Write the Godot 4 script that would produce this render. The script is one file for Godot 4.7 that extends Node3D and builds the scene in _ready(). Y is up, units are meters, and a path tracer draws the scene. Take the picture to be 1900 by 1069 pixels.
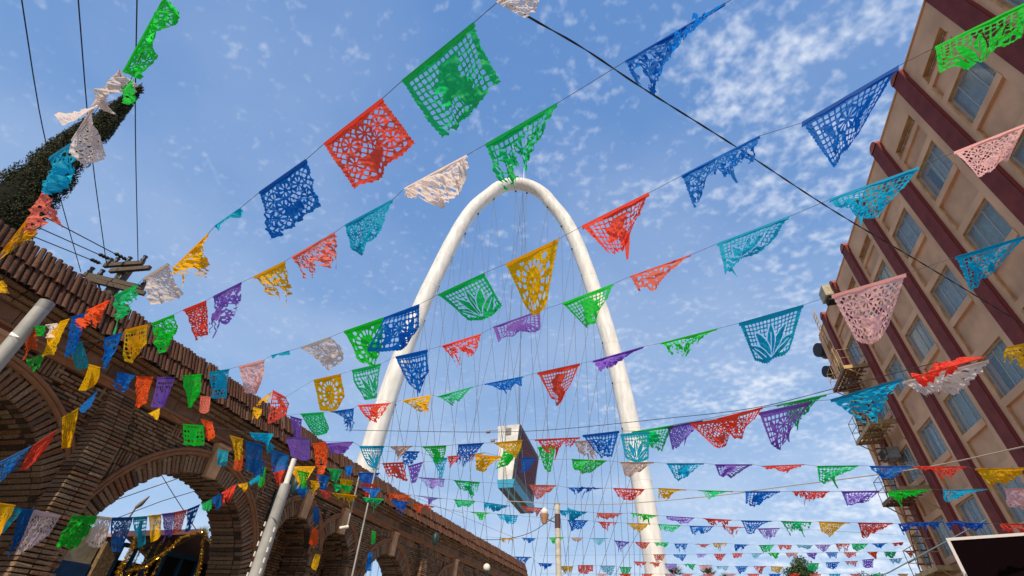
extends Node3D
# A pedestrian street under strings of cut-paper flags: brick arcade, hotel, monumental arch.

const FOCAL := 855.0
const CX := 950.0
const CY := 534.5
const EYE := Vector3(0, 1.6, 0)
const FLAG_W := 0.62
const FLAG_H := 0.46
var cam_basis := Basis(Vector3(0.946413, 0.040250, -0.320440), Vector3(0.171103, 0.779021, 0.603200), Vector3(0.273909, -0.625705, 0.730389))
var rng := RandomNumberGenerator.new()
var used := {}
var mats := {}
var noise := FastNoiseLite.new()

# ---------------------------------------------------------------- build
func _ready() -> void:
	var cam := Camera3D.new()
	cam.name = "camera"
	cam.fov = rad_to_deg(2.0 * atan(534.5 / FOCAL))
	cam.near = 0.05
	cam.far = 2000.0
	cam.transform = Transform3D(cam_basis.orthonormalized(), EYE)
	cam.current = true
	add_child(cam)
	var env := Environment.new()
	env.background_mode = Environment.BG_SKY
	var sky := Sky.new()
	sky.sky_material = make_sky()
	env.sky = sky
	env.background_energy_multiplier = 1.0
	env.ambient_light_source = Environment.AMBIENT_SOURCE_SKY
	env.tonemap_mode = Environment.TONE_MAPPER_LINEAR
	env.tonemap_exposure = 1.5
	env.sdfgi_enabled = true
	env.ssao_enabled = true
	env.ssil_enabled = true
	var we := WorldEnvironment.new()
	we.name = "world_environment"
	we.environment = env
	add_child(we)
	var sun := DirectionalLight3D.new()
	sun.name = "sun"
	sun.light_energy = 0.95
	sun.light_color = Color(1.0, 0.93, 0.82)
	sun.light_angular_distance = 0.5
	sun.shadow_enabled = true
	add_child(sun)
	sun.look_at_from_position(Vector3.ZERO, -Vector3(0.10, 0.62, 0.77), Vector3.UP)

	rng.seed = 4242
	noise.seed = 8
	noise.frequency = 0.02
	noise.fractal_octaves = 3
	tex_grain = noise_tex(0.035, 0.55, 1.0, 5, false, 3)
	tex_stain = noise_tex(0.012, 0.78, 1.0, 5, false, 4)
	tex_bump = noise_tex(0.06, 0.0, 1.0, 5, false, 6)
	tex_fine = noise_tex(0.022, 0.0, 1.0, 3, true, 7)

	var ground := st_new()
	quad(ground, Vector3(-600, 0, 600), Vector3(600, 0, 600), Vector3(600, 0, -600), Vector3(-600, 0, -600))
	struct("ground", done(ground), mat("paving", lin(0.48, 0.42, 0.34), 0.9, 2.0, 0.2))
	var lot := st_new()
	quad(lot, Vector3(-300, 0.004, 60), Vector3(-10.3, 0.004, 60), Vector3(-10.3, 0.004, -31), Vector3(-300, 0.004, -31))
	struct("road", done(lot), mat("asphalt", lin(0.055, 0.053, 0.050), 0.95, 2.0, 0.4))
	make_arcade()
	make_hotel()
	make_arch()
	make_trees()
	make_utility_pole()
	make_poles()
	make_stall()
	make_board()
	make_bunting()
	make_wires()

# ---------------------------------------------------------------- helpers
func numbered(called: String) -> String:
	var n: int = used.get(called, 0)
	used[called] = n + 1
	return called if n == 0 else "%s_%03d" % [called, n]

func thing(called: String, label: String, category: String, at := Vector3.ZERO, group := "") -> Node3D:
	var o := Node3D.new()
	o.name = numbered(called)
	add_child(o)
	o.position = at
	tag(o, label, category, group)
	return o

func tag(o: Node, label: String, category: String, group := "") -> void:
	o.set_meta("label", label)
	o.set_meta("category", category)
	if group:
		o.set_meta("group", group)

func put(called: String, mesh: Mesh, m: Material, parent: Node = self, xf := Transform3D.IDENTITY) -> MeshInstance3D:
	var o := MeshInstance3D.new()
	o.name = numbered(called) if parent == self else called
	o.mesh = mesh
	if m:
		o.material_override = m
	o.transform = xf
	parent.add_child(o, true)
	return o

func struct(called: String, mesh: Mesh, m: Material) -> MeshInstance3D:
	var o := put(called, mesh, m)
	o.set_meta("kind", "structure")
	return o

func st_new() -> SurfaceTool:
	var st := SurfaceTool.new()
	st.begin(Mesh.PRIMITIVE_TRIANGLES)
	return st

func tri(st: SurfaceTool, a: Vector3, b: Vector3, c: Vector3) -> void:
	st.add_vertex(a)
	st.add_vertex(b)
	st.add_vertex(c)

func quad(st: SurfaceTool, a: Vector3, b: Vector3, c: Vector3, d: Vector3) -> void:
	tri(st, a, b, c)
	tri(st, a, c, d)

func done(st: SurfaceTool) -> ArrayMesh:
	st.generate_normals()
	return st.commit()

# box given by centre, size and basis, flat shaded
func box(st: SurfaceTool, c: Vector3, s: Vector3, b := Basis.IDENTITY) -> void:
	st.set_smooth_group(-1)
	var p := []
	for i in 8:
		p.append(c + b * Vector3(s.x * (0.5 if i & 1 else -0.5), s.y * (0.5 if i & 2 else -0.5), s.z * (0.5 if i & 4 else -0.5)))
	quad(st, p[4], p[6], p[7], p[5])
	quad(st, p[1], p[3], p[2], p[0])
	quad(st, p[0], p[2], p[6], p[4])
	quad(st, p[5], p[7], p[3], p[1])
	quad(st, p[2], p[3], p[7], p[6])
	quad(st, p[0], p[4], p[5], p[1])

func lohi(st: SurfaceTool, lo: Vector3, hi: Vector3) -> void:
	box(st, (lo + hi) * 0.5, hi - lo)

# eight corners: bottom quad a b c d, top quad e f g h above them
func hexa(st: SurfaceTool, p: Array) -> void:
	st.set_smooth_group(-1)
	quad(st, p[0], p[1], p[2], p[3])
	quad(st, p[7], p[6], p[5], p[4])
	for i in 4:
		var j := (i + 1) % 4
		quad(st, p[i], p[i + 4], p[j + 4], p[j])

func tube(st: SurfaceTool, pts: PackedVector3Array, radii: Array, sides := 8, caps := true) -> void:
	st.set_smooth_group(1)
	var rings := []
	var side := Vector3.ZERO
	for i in pts.size():
		var d := (pts[mini(i + 1, pts.size() - 1)] - pts[maxi(i - 1, 0)]).normalized()
		if side == Vector3.ZERO:
			side = d.cross(Vector3.UP if absf(d.y) < 0.9 else Vector3.RIGHT).normalized()
		side = (side - d * side.dot(d)).normalized()
		var up := side.cross(d)
		var r: float = radii[mini(i, radii.size() - 1)]
		var ring := PackedVector3Array()
		for k in sides:
			var a := TAU * k / sides
			ring.append(pts[i] + (side * cos(a) + up * sin(a)) * r)
		rings.append(ring)
	for i in pts.size() - 1:
		for k in sides:
			var j := (k + 1) % sides
			quad(st, rings[i][k], rings[i][j], rings[i + 1][j], rings[i + 1][k])
	if caps:
		st.set_smooth_group(-1)
		for e in [0, pts.size() - 1]:
			for k in range(1, sides - 1):
				if e == 0:
					tri(st, rings[e][0], rings[e][k + 1], rings[e][k])
				else:
					tri(st, rings[e][0], rings[e][k], rings[e][k + 1])

func rod(a: Vector3, b: Vector3, r: float, sides := 8) -> ArrayMesh:
	var st := st_new()
	tube(st, PackedVector3Array([a, b]), [r], sides)
	return done(st)

func ball(st: SurfaceTool, c: Vector3, r: Vector3, n := 10) -> void:
	st.set_smooth_group(1)
	for i in n:
		for k in n * 2:
			var q := []
			for e in [[i, k], [i + 1, k], [i + 1, k + 1], [i, k + 1]]:
				var t: float = PI * e[0] / n
				var f: float = PI * e[1] / n
				q.append(c + Vector3(sin(t) * cos(f) * r.x, cos(t) * r.y, sin(t) * sin(f) * r.z))
			if i > 0:
				tri(st, q[0], q[2], q[3])
			if i < n - 1:
				tri(st, q[0], q[1], q[2])

func lin(r: float, g: float, b: float) -> Color:
	return Color(r, g, b).linear_to_srgb()

func noise_tex(freq: float, lo: float, hi: float, octaves := 4, normal := false, sd := 1) -> NoiseTexture2D:
	var n := FastNoiseLite.new()
	n.seed = sd
	n.noise_type = FastNoiseLite.TYPE_SIMPLEX_SMOOTH
	n.frequency = freq
	n.fractal_octaves = octaves
	if normal:
		n.fractal_type = FastNoiseLite.FRACTAL_RIDGED
	var t := NoiseTexture2D.new()
	t.width = 256
	t.height = 256
	t.seamless = true
	t.noise = n
	if normal:
		t.as_normal_map = true
		t.bump_strength = 6.0
	else:
		var g := Gradient.new()
		g.set_color(0, Color(lo, lo, lo))
		g.set_color(1, Color(hi, hi, hi))
		t.color_ramp = g
	return t

var tex_grain: NoiseTexture2D
var tex_stain: NoiseTexture2D
var tex_bump: NoiseTexture2D
var tex_fine: NoiseTexture2D

func mat(called: String, c: Color, rough := 0.8, grain := 0.0, scale := 1.0, bump := 0.0) -> StandardMaterial3D:
	if mats.has(called):
		return mats[called]
	var m := StandardMaterial3D.new()
	m.resource_name = called
	m.albedo_color = c
	m.roughness = rough
	m.metallic_specular = 0.4
	m.cull_mode = BaseMaterial3D.CULL_DISABLED
	if grain > 0.0:
		m.albedo_texture = tex_grain if grain < 1.5 else tex_stain
		m.uv1_triplanar = true
		m.uv1_world_triplanar = true
		m.uv1_scale = Vector3.ONE * scale
	if bump > 0.0:
		m.uv1_triplanar = true
		m.uv1_world_triplanar = true
		m.uv1_scale = Vector3.ONE * scale
		m.heightmap_enabled = true
		m.heightmap_texture = tex_bump
		m.heightmap_scale = bump
	mats[called] = m
	return m

# ---- rays through the picture, used to stand things at real places
func ray(x: float, y: float) -> Vector3:
	return cam_basis * Vector3((x - CX) / FOCAL, (CY - y) / FOCAL, -1.0)

func at(x: float, y: float, depth: float) -> Vector3:
	return EYE + ray(x, y) * depth

func at_h(x: float, y: float, h: float) -> Vector3:
	var r := ray(x, y)
	return EYE + r * ((h - EYE.y) / r.y)

func at_x(x: float, y: float, wx: float) -> Vector3:
	var r := ray(x, y)
	return EYE + r * (wx / r.x)

func at_z(x: float, y: float, wz: float) -> Vector3:
	var r := ray(x, y)
	return EYE + r * (wz / r.z)

# ---------------------------------------------------------------- sky
func make_sky() -> PanoramaSkyMaterial:
	var w := 3072
	var h := 1536
	var px := PackedFloat32Array()
	px.resize(w * h * 3)
	var big := FastNoiseLite.new()
	big.seed = 14
	big.noise_type = FastNoiseLite.TYPE_SIMPLEX_SMOOTH
	big.frequency = 0.85
	big.fractal_octaves = 3
	var puff := FastNoiseLite.new()
	puff.seed = 5
	puff.noise_type = FastNoiseLite.TYPE_SIMPLEX_SMOOTH
	puff.frequency = 23.0
	puff.fractal_octaves = 4
	puff.fractal_gain = 0.55
	var mid := FastNoiseLite.new()
	mid.seed = 31
	mid.noise_type = FastNoiseLite.TYPE_SIMPLEX_SMOOTH
	mid.frequency = 4.4
	mid.fractal_octaves = 5
	mid.fractal_gain = 0.6
	var veil := FastNoiseLite.new()
	veil.seed = 23
	veil.noise_type = FastNoiseLite.TYPE_SIMPLEX_SMOOTH
	veil.frequency = 1.3
	veil.fractal_octaves = 5
	for j in h:
		var el := (0.5 - (j + 0.5) / h) * PI
		var s := sin(el)
		var c := cos(el)
		var t := clampf(s, 0.0, 1.0)
		# clear air from the horizon up
		var k := pow(1.0 - t, 1.8)
		var air_r := lerpf(0.086, 0.345, k)
		var air_g := lerpf(0.186, 0.475, k)
		var air_b := lerpf(0.405, 0.640, k)
		if el < 0.0:
			air_r = 0.30
			air_g = 0.29
			air_b = 0.27
		var spread := 1.0 / (s + 0.10)
		for i in w:
			var o := (j * w + i) * 3
			var cr := air_r
			var cg := air_g
			var cb := air_b
			if el > 0.0:
				var az := ((i + 0.5) / w - 0.5) * TAU
				var x := sin(az) * c * spread
				var z := -cos(az) * c * spread
				var wide := big.get_noise_2d(x, z)
				var cover := clampf(0.22 + 0.42 * wide - 0.58 * x, 0.0, 1.0)
				var n := puff.get_noise_2d(x, z * 1.1) * (0.62 - 0.22 * cover) + mid.get_noise_2d(x * 0.8 + z * 0.5, z - x * 0.3) * (0.30 + 0.60 * cover)
				var a := clampf((n + 0.60 * cover - 0.175) * 1.5, 0.0, 1.0)
				a = pow(a, 1.25) * (0.52 + 0.34 * cover)
				var v := clampf(veil.get_noise_2d(x * 0.7, z * 0.7) * 1.2 + 0.28, 0.0, 1.0) * 0.30
				v = v * (0.25 + 0.75 * (1.0 - t))
				a = (1.0 - (1.0 - a) * (1.0 - v)) * clampf(s * 12.0, 0.0, 1.0)
				cr = lerpf(cr, 0.60, a)
				cg = lerpf(cg, 0.635, a)
				cb = lerpf(cb, 0.695, a)
			px[o] = cr
			px[o + 1] = cg
			px[o + 2] = cb
	var im := Image.create_from_data(w, h, false, Image.FORMAT_RGBF, px.to_byte_array())
	var sky := PanoramaSkyMaterial.new()
	sky.panorama = ImageTexture.create_from_image(im)
	return sky

# ---------------------------------------------------------------- arcade
var plan := PackedVector2Array([Vector2(-8.0, 4.5), Vector2(-8.63, -2.37), Vector2(-9.17, -7.57), Vector2(-9.60, -12.0), Vector2(-9.80, -15.5), Vector2(-9.92, -20.0), Vector2(-10.0, -28.9), Vector2(-10.08, -33.0)])
# arches: distance along the wall, radius, springing height, ring width
var arches := [[2.8, 1.9, 2.35, 0.31], [7.2, 1.9, 2.35, 0.31], [10.53, 0.8, 3.45, 0.34], [12.45, 0.75, 3.5, 0.34], [15.64, 1.5, 2.7, 0.32], [21.1, 1.9, 2.35, 0.31], [26.6, 1.5, 2.7, 0.32]]

func wall_x(z: float) -> float:
	for i in plan.size() - 1:
		if z >= plan[i + 1].y or i == plan.size() - 2:
			return lerpf(plan[i].x, plan[i + 1].x, (z - plan[i].y) / (plan[i + 1].y - plan[i].y))
	return plan[0].x

func wall_frame(s: float) -> Basis:
	var e := 0.6
	var t := Vector3(wall_x(-s - e) - wall_x(-s + e), 0, -2.0 * e).normalized()   # along increasing s
	return Basis(t, Vector3.UP, t.cross(Vector3.UP))

func wp(s: float, y: float, n: float) -> Vector3:
	return Vector3(wall_x(-s), y, -s) + wall_frame(s).z * n

func low_y(s: float) -> float:
	for a in arches:
		var d: float = absf(s - a[0])
		if d < a[1]:
			return a[2] + sqrt(a[1] * a[1] - d * d)
	return 0.0

func in_ring(s: float, y: float, extra := 0.0) -> bool:
	for a in arches:
		var d: float = absf(s - a[0])
		if y < a[2]:
			if d < a[1] + extra:
				return true
		elif Vector2(d, y - a[2]).length() < a[1] + a[3] - 0.06 + extra:
			return true
	return false

# one brick, worn corners, front face inset by a small chamfer; front is +z
func brick_mesh(size: Vector3, sd: int, ch := 0.006) -> ArrayMesh:
	var r := RandomNumberGenerator.new()
	r.seed = sd
	var j := func() -> float: return r.randf_range(-0.004, 0.004)
	var st := st_new()
	st.set_smooth_group(-1)
	var h := size * 0.5
	var bk := []
	var md := []
	var fr := []
	for q in [[-1, -1], [1, -1], [1, 1], [-1, 1]]:
		bk.append(Vector3(q[0] * h.x, q[1] * h.y, -h.z))
		var dx: float = j.call()
		var dy: float = j.call()
		md.append(Vector3(q[0] * h.x + dx, q[1] * h.y + dy, h.z - ch - absf(j.call())))
		fr.append(Vector3(q[0] * (h.x - ch) + dx + j.call(), q[1] * (h.y - ch) + dy, h.z + j.call()))
	quad(st, fr[3], fr[2], fr[1], fr[0])
	for i in 4:
		var k := (i + 1) % 4
		quad(st, fr[i], fr[k], md[k], md[i])
		quad(st, md[i], md[k], bk[k], bk[i])
	return done(st)

var brick_mats := []
var far_bricks := {}

func brick_tone() -> int:
	var t := rng.randf()
	for i in 7:
		t -= [0.22, 0.17, 0.20, 0.13, 0.15, 0.07, 0.06][i]
		if t < 0.0:
			return i
	return 0

# collect a brick; the ones that show largest become parts of their own, the rest one part
var pieces := []
func brick(kind: String, mesh: ArrayMesh, xf: Transform3D, tone := -1) -> void:
	if tone < 0:
		tone = brick_tone()
	var v := xf.origin - EYE
	var c := cam_basis.transposed() * v
	var weight := 0.0
	if c.z < -0.5:
		var sx := CX + FOCAL * c.x / -c.z
		var sy := CY - FOCAL * c.y / -c.z
		if sx > -20 and sx < 1920 and sy > -20 and sy < 1090:
			var facing := absf(xf.basis.z.normalized().dot(v.normalized())) * 0.7 + 0.3
			weight = facing / c.z / c.z
	pieces.append([kind, mesh, xf, tone, weight])

func lay_bricks(parent: Node3D) -> void:
	var kinds := {}
	for p in pieces:
		if not kinds.has(p[0]):
			kinds[p[0]] = []
		kinds[p[0]].append(p)
	for kind in kinds:
		var l: Array = kinds[kind]
		l.sort_custom(func(a, b): return a[4] > b[4])
		var rest := {}
		for i in l.size():
			var p: Array = l[i]
			if i < 300 and p[4] > 0.0:
				put(kind, p[1], brick_mats[p[3]], parent, p[2])
			else:
				if not rest.has(p[3]):
					rest[p[3]] = []
				rest[p[3]].append(p)
		if rest.is_empty():
			continue
		var am: ArrayMesh = null
		for tone in rest:
			var st := st_new()
			for p in rest[tone]:
				st.append_from(p[1], 0, p[2])
			st.set_material(brick_mats[tone])
			am = st.commit(am)
		var o := put(kind + "work", am, null, parent)
		o.set_meta("kind", "stuff")
	pieces.clear()

func sweep(st: SurfaceTool, s0: float, s1: float, prof: Array, step := 0.5) -> void:
	# extrude a closed (n, y) profile along the wall
	st.set_smooth_group(-1)
	var n := int(ceil((s1 - s0) / step))
	for i in n:
		var a := lerpf(s0, s1, float(i) / n)
		var b := lerpf(s0, s1, float(i + 1) / n)
		for k in prof.size():
			var p: Vector2 = prof[k]
			var q: Vector2 = prof[(k + 1) % prof.size()]
			quad(st, wp(a, p.y, p.x), wp(a, q.y, q.x), wp(b, q.y, q.x), wp(b, p.y, p.x))
	for e in [s0, s1]:
		for k in range(1, prof.size() - 1):
			tri(st, wp(e, prof[0].y, prof[0].x), wp(e, prof[k].y, prof[k].x), wp(e, prof[k + 1].y, prof[k + 1].x))

func make_arcade() -> void:
	var t := thing("brick_arcade", "long brown brick arcade with round arches and a clay tile eave", "arcade", Vector3.ZERO)
	for c in [lin(0.46, 0.285, 0.165), lin(0.38, 0.205, 0.115), lin(0.50, 0.330, 0.205), lin(0.33, 0.205, 0.130), lin(0.45, 0.315, 0.215), lin(0.40, 0.185, 0.095), lin(0.22, 0.145, 0.098)]:
		brick_mats.append(mat("brick%d" % brick_mats.size(), c, 0.9, 1.0, 3.1, 0.7))
	for c in [lin(0.215, 0.095, 0.052), lin(0.165, 0.072, 0.042), lin(0.25, 0.125, 0.070)]:
		brick_mats.append(mat("tile%d" % brick_mats.size(), c, 0.9, 1.0, 3.1, 0.7))
	var mortar := mat("mortar", lin(0.115, 0.078, 0.055), 0.95, 1.0, 2.0, 0.8)
	var s0 := -3.0
	var s1 := 31.35
	# mortar core with the arch openings
	var cuts := [s0, s1]
	for a in arches:
		for k in 25:
			cuts.append(a[0] + a[1] * -cos(PI * k / 24.0))
	var sx := s0
	while sx < s1:
		cuts.append(sx)
		sx += 0.45
	cuts.sort()
	var st := st_new()
	st.set_smooth_group(-1)
	for i in cuts.size() - 1:
		var a: float = cuts[i]
		var b: float = cuts[i + 1]
		if b - a < 0.0005:
			continue
		var ya := low_y(a + 0.00001)
		var yb := low_y(b - 0.00001)
		if low_y((a + b) * 0.5) == 0.0:
			ya = 0.0
			yb = 0.0
		for n in [-0.055, -0.80]:
			quad(st, wp(a, ya, n), wp(b, yb, n), wp(b, 5.9, n), wp(a, 5.9, n))
		if ya > 0.0 or yb > 0.0:
			quad(st, wp(a, ya, -0.03), wp(a, ya, -0.8), wp(b, yb, -0.8), wp(b, yb, -0.03))
		quad(st, wp(a, 5.9, -0.03), wp(b, 5.9, -0.03), wp(b, 5.9, -0.8), wp(a, 5.9, -0.8))
	for a in arches:
		for e in [-1, 1]:
			var s: float = a[0] + e * a[1]
			quad(st, wp(s, 0, -0.03), wp(s, a[2], -0.03), wp(s, a[2], -0.8), wp(s, 0, -0.8))
	for e in [s0, s1]:
		quad(st, wp(e, 0, -0.03), wp(e, 5.9, -0.03), wp(e, 5.9, -0.8), wp(e, 0, -0.8))
	put("mortar_core", done(st), mortar, t)

	# meshes shared by alike bricks
	var stretch := []
	var half := []
	var soldier := []
	var thin := []
	for i in 5:
		stretch.append(brick_mesh(Vector3(0.205, 0.044, 0.11), 10 + i))
		half.append(brick_mesh(Vector3(0.12, 0.044, 0.11), 20 + i))
		soldier.append(brick_mesh(Vector3(0.044, 0.235, 0.11), 30 + i))
		thin.append(brick_mesh(Vector3(0.27, 0.05, 0.16), 40 + i))
	var pick := func(l: Array): return l[rng.randi() % l.size()]
	# patchwork of coursed bricks, soldier groups and stone panels
	var stone_m := [mat("panel_stone", lin(0.30, 0.172, 0.108), 0.9, 2.0, 0.8, 1.0), mat("panel_stone_dark", lin(0.18, 0.105, 0.070), 0.9, 2.0, 0.9, 1.0)]
	var course := 0.0625
	var rows := 18
	for row in rows:
		var y0 := 0.62 + row * course * 4.0
		if y0 > 4.84:
			break
		var s := s0 + rng.randf() * 0.3
		while s < s1 - 0.1:
			var w := 0.221 * (1 + rng.randi() % 3)
			var kind := rng.randf()
			if s > 24.0:
				kind *= 0.5
			var yc := y0 + course * 2.0
			if s + w > s1:
				w = s1 - s
			if y0 < 1.7 and s < 40:
				kind = 0.0
			if kind < 0.60 or in_ring(s + w * 0.5, yc, 0.15):
				for k in 4:
					var y := y0 + (k + 0.5) * course
					var x := s + (0.0 if (k & 1) else -0.11)
					while x < s + w - 0.05:
						var c := x + 0.11
						if not in_ring(c, y) and y < 4.82:
							brick("brick", pick.call(stretch), Transform3D(wall_frame(c).rotated(wall_frame(c).z, rng.randf_range(-0.012, 0.012)), wp(c, y, -0.052 + rng.randf_range(-0.008, 0.014))))
						x += 0.221
			elif kind < 0.84:
				var x := s + 0.035
				while x < s + w - 0.01:
					if not in_ring(x, yc, 0.1) and y0 + 0.25 < 4.9:
						brick("brick", pick.call(soldier), Transform3D(wall_frame(x), wp(x, yc, -0.050 + rng.randf_range(-0.008, 0.012))))
					x += 0.0625
			else:
				if not in_ring(s + 0.05, yc, 0.12) and not in_ring(s + w - 0.05, yc, 0.12):
					var bs := st_new()
					box(bs, Vector3.ZERO, Vector3(w - 0.03, course * 4.0 - 0.02, 0.1))
					put("stone_panel", done(bs), stone_m[rng.randi() % 2], t, Transform3D(wall_frame(s + w * 0.5), wp(s + w * 0.5, yc, -0.056)))
				else:
					var c2 := s + w * 0.5
					for k in 4:
						var y2 := y0 + (k + 0.5) * course
						if not in_ring(c2, y2):
							brick("brick", pick.call(stretch), Transform3D(wall_frame(c2), wp(c2, y2, -0.05)))
			s += w
	# arch rings: voussoir bricks on edge, the soffit behind them, the moulding and the keystone
	var key_m := mat("keystone", lin(0.74, 0.44, 0.245), 0.85, 2.0, 0.7)
	var mould_m := mat("moulding", lin(0.36, 0.175, 0.092), 0.9, 2.0, 1.3, 0.5)
	for ai in arches.size():
		var a: Array = arches[ai]
		var r: float = a[1]
		var n := int(PI * (r + 0.1) / 0.088)
		for k in n:
			var th := PI * (k + 0.5) / n
			var wdt: float = PI * (r + a[3] * 0.5) / n - 0.024
			var course_tone := brick_tone()
			for layer in 4:
				if layer > 0 and (ai > 4):
					continue
				var len: float = a[3] + rng.randf_range(-0.02, 0.02)
				if layer > 0:
					len = 0.16
				var rad: float = r + len * 0.5 + (rng.randf_range(-0.025, 0.012) if layer == 0 else rng.randf_range(-0.006, 0.004) - 0.02 * (k & 1))
				var c: float = a[0] - cos(th) * rad
				var y: float = a[2] + sin(th) * rad
				var fb := wall_frame(a[0])
				var bas := Basis(fb.x * sin(th) - Vector3.UP * -cos(th), Vector3.UP * sin(th) - fb.x * cos(th), fb.z)
				var m := brick_mesh(Vector3(wdt * (r + len * 0.5) / (r + a[3] * 0.5), len, 0.19 if layer == 0 else 0.198), 100 + (k * 7 + layer) % 9, 0.008)
				var off: Vector3 = wp(a[0], 0, 0) + fb.x * (c - a[0]) + fb.z * ((-0.075 if layer == 0 else -0.10 - 0.205 * layer) + rng.randf_range(-0.008, 0.012))
				off.y = y
				brick("voussoir_brick" if layer == 0 else "soffit_brick", m, Transform3D(bas, off), brick_tone() if layer == 0 else course_tone)
		# archivolt moulding, two rolls
		for roll in 2:
			var pts := PackedVector3Array()
			var fb := wall_frame(a[0])
			for k in 41:
				var th := PI * k / 40.0
				var rad: float = r + a[3] + 0.035 + roll * 0.065
				var q: Vector3 = wp(a[0], 0, 0) + fb.x * (-cos(th) * rad) + fb.z * (0.015 + 0.02 * roll)
				q.y = a[2] + sin(th) * rad
				pts.append(q)
			var ms := st_new()
			tube(ms, pts, [0.042 - 0.006 * roll], 7)
			put("archivolt_moulding", done(ms), mould_m, t)
		var ks := st_new()
		var fk := wall_frame(a[0])
		var kp := []
		var y_lo: float = a[2] + r - 0.04
		var y_hi := 4.86
		for yy in [y_lo, y_hi]:
			var hw := 0.135 if yy == y_lo else 0.165
			for q in [[-1, -0.1], [1, -0.1], [1, 1], [-1, 1]]:
				var v: Vector3 = wp(a[0], yy, 0) + fk.x * (hw * q[0]) + fk.z * ((0.09 if yy == y_lo else 0.125) * q[1])
				kp.append(v)
		hexa(ks, kp)
		put("keystone", done(ks), key_m, t)
		var cs := st_new()
		box(cs, wp(a[0], 4.835, 0.07), Vector3(0.355, 0.06, 0.16), fk)
		put("keystone_cap", done(cs), key_m, t)
	# jamb bricks inside the openings that show
	for e in [[0, 1], [1, -1], [1, 1], [2, 1], [3, 1], [4, 1]]:
		var a: Array = arches[e[0]]
		var y := 1.9
		while y < a[2]:
			for k in 3:
				var fb := wall_frame(a[0])
				var q: Vector3 = wp(a[0], y, 0) + fb.x * (e[1] * (a[1] + 0.035)) + fb.z * (-0.14 - 0.24 * k)
				brick("soffit_brick", pick.call(stretch), Transform3D(Basis(fb.z * e[1], Vector3.UP, fb.x * -e[1]), q))
			y += course
	# projecting piers between the openings
	for pier in [[4.78, 0.50, 0.26, 4.45], [17.85, 0.50, 0.22, 4.45], [23.6, 0.5, 0.22, 4.45]]:
		var y := 1.5
		var k := 0
		while y < 4.83:
			var pr: float = pier[2] * clampf((4.95 - y) / 0.8, 0.25, 1.0)
			var fb := wall_frame(pier[0])
			var ps := st_new()
			box(ps, wp(pier[0], y, pr * 0.5 - 0.065), Vector3(pier[1] - 0.06, course, pr), fb)
			put("mortar_bed", done(ps), mortar, t)
			for half_i in 2:
				var off := 0.125 if (k & 1) == 0 else 0.06
				var wd: float = 0.25 if half_i == 0 else pier[1] - 0.25
				var x: float = -pier[1] * 0.5 + (wd * 0.5 if half_i == 0 else 0.25 + wd * 0.5)
				if (k & 1) == 1:
					x = -x
				var bm := brick_mesh(Vector3(wd - 0.014, 0.045, pr + 0.05), 60 + (k * 3 + half_i) % 11, 0.008)
				brick("brick", bm, Transform3D(fb, wp(pier[0], y, (pr + 0.05) * 0.5 - 0.03 + rng.randf_range(0.0, 0.012)) + fb.x * x))
			y += course
			k += 1
	# the two narrow arches are niches with a coursed back wall
	for a in [arches[2], arches[3]]:
		var ns := st_new()
		sweep(ns, a[0] - a[1] - 0.1, a[0] + a[1] + 0.1, [Vector2(-1.0, 0), Vector2(-1.0, 5.0), Vector2(-0.78, 5.0), Vector2(-0.78, 0)])
		put("niche_back", done(ns), mortar, t)
		var y: float = 1.5
		while y < a[2] + a[1]:
			var x: float = a[0] - a[1] + rng.randf() * 0.2
			while x < a[0] + a[1]:
				brick("brick", pick.call(stretch), Transform3D(wall_frame(x), wp(x, y, -0.80 + rng.randf_range(0.0, 0.015))))
				x += 0.245
			y += course
	# the bay behind the nearest arch is roofed and walled
	var rv := st_new()
	lohi(rv, Vector3(-14.2, 4.62, -4.95), Vector3(-9.75, 4.85, 2.6))
	lohi(rv, Vector3(-14.2, 0.0, -4.95), Vector3(-14.0, 4.618, 2.6))
	lohi(rv, Vector3(-13.998, 0.0, -5.10), Vector3(-9.82, 4.618, -4.95))
	lohi(rv, Vector3(-13.998, 0.0, 2.45), Vector3(-9.2, 4.618, 2.6))
	put("rear_vault", done(rv), mat("vault_plaster", lin(0.16, 0.11, 0.08), 0.95, 2.0, 0.5), t)
	# imposts: dark slabs and soldier bands on the piers of the narrow arches
	for pier in [[9.36, 9.79], [11.28, 11.76], [13.15, 14.15], [17.14, 19.2], [-0.2, 0.88], [23.0, 25.1]]:
		for b in [[3.56, 0.07, 0.10], [3.14, 0.06, 0.07], [2.72, 0.06, 0.09]]:
			var ms := st_new()
			sweep(ms, pier[0], pier[1], [Vector2(-0.8, b[0]), Vector2(-0.8, b[0] + b[1]), Vector2(b[2], b[0] + b[1]), Vector2(b[2] - 0.03, b[0])])
			put("impost_slab", done(ms), brick_mats[6], t)
		for yy in [3.37, 2.95]:
			var x: float = pier[0] + 0.03
			while x < pier[1]:
				brick("brick", pick.call(soldier), Transform3D(wall_frame(x), wp(x, yy, -0.02 + rng.randf_range(-0.006, 0.01))))
				x += 0.0625
	# cornice, frieze and the stepped courses under the eave
	var low := st_new()
	sweep(low, s0, s1 + 0.05, [Vector2(-0.1, 4.86), Vector2(-0.1, 4.98), Vector2(0.12, 4.98), Vector2(0.12, 4.945), Vector2(0.07, 4.93), Vector2(0.05, 4.86)])
	put("cornice_moulding", done(low), mould_m, t)
	var fz := s0
	var fi := 0
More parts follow.
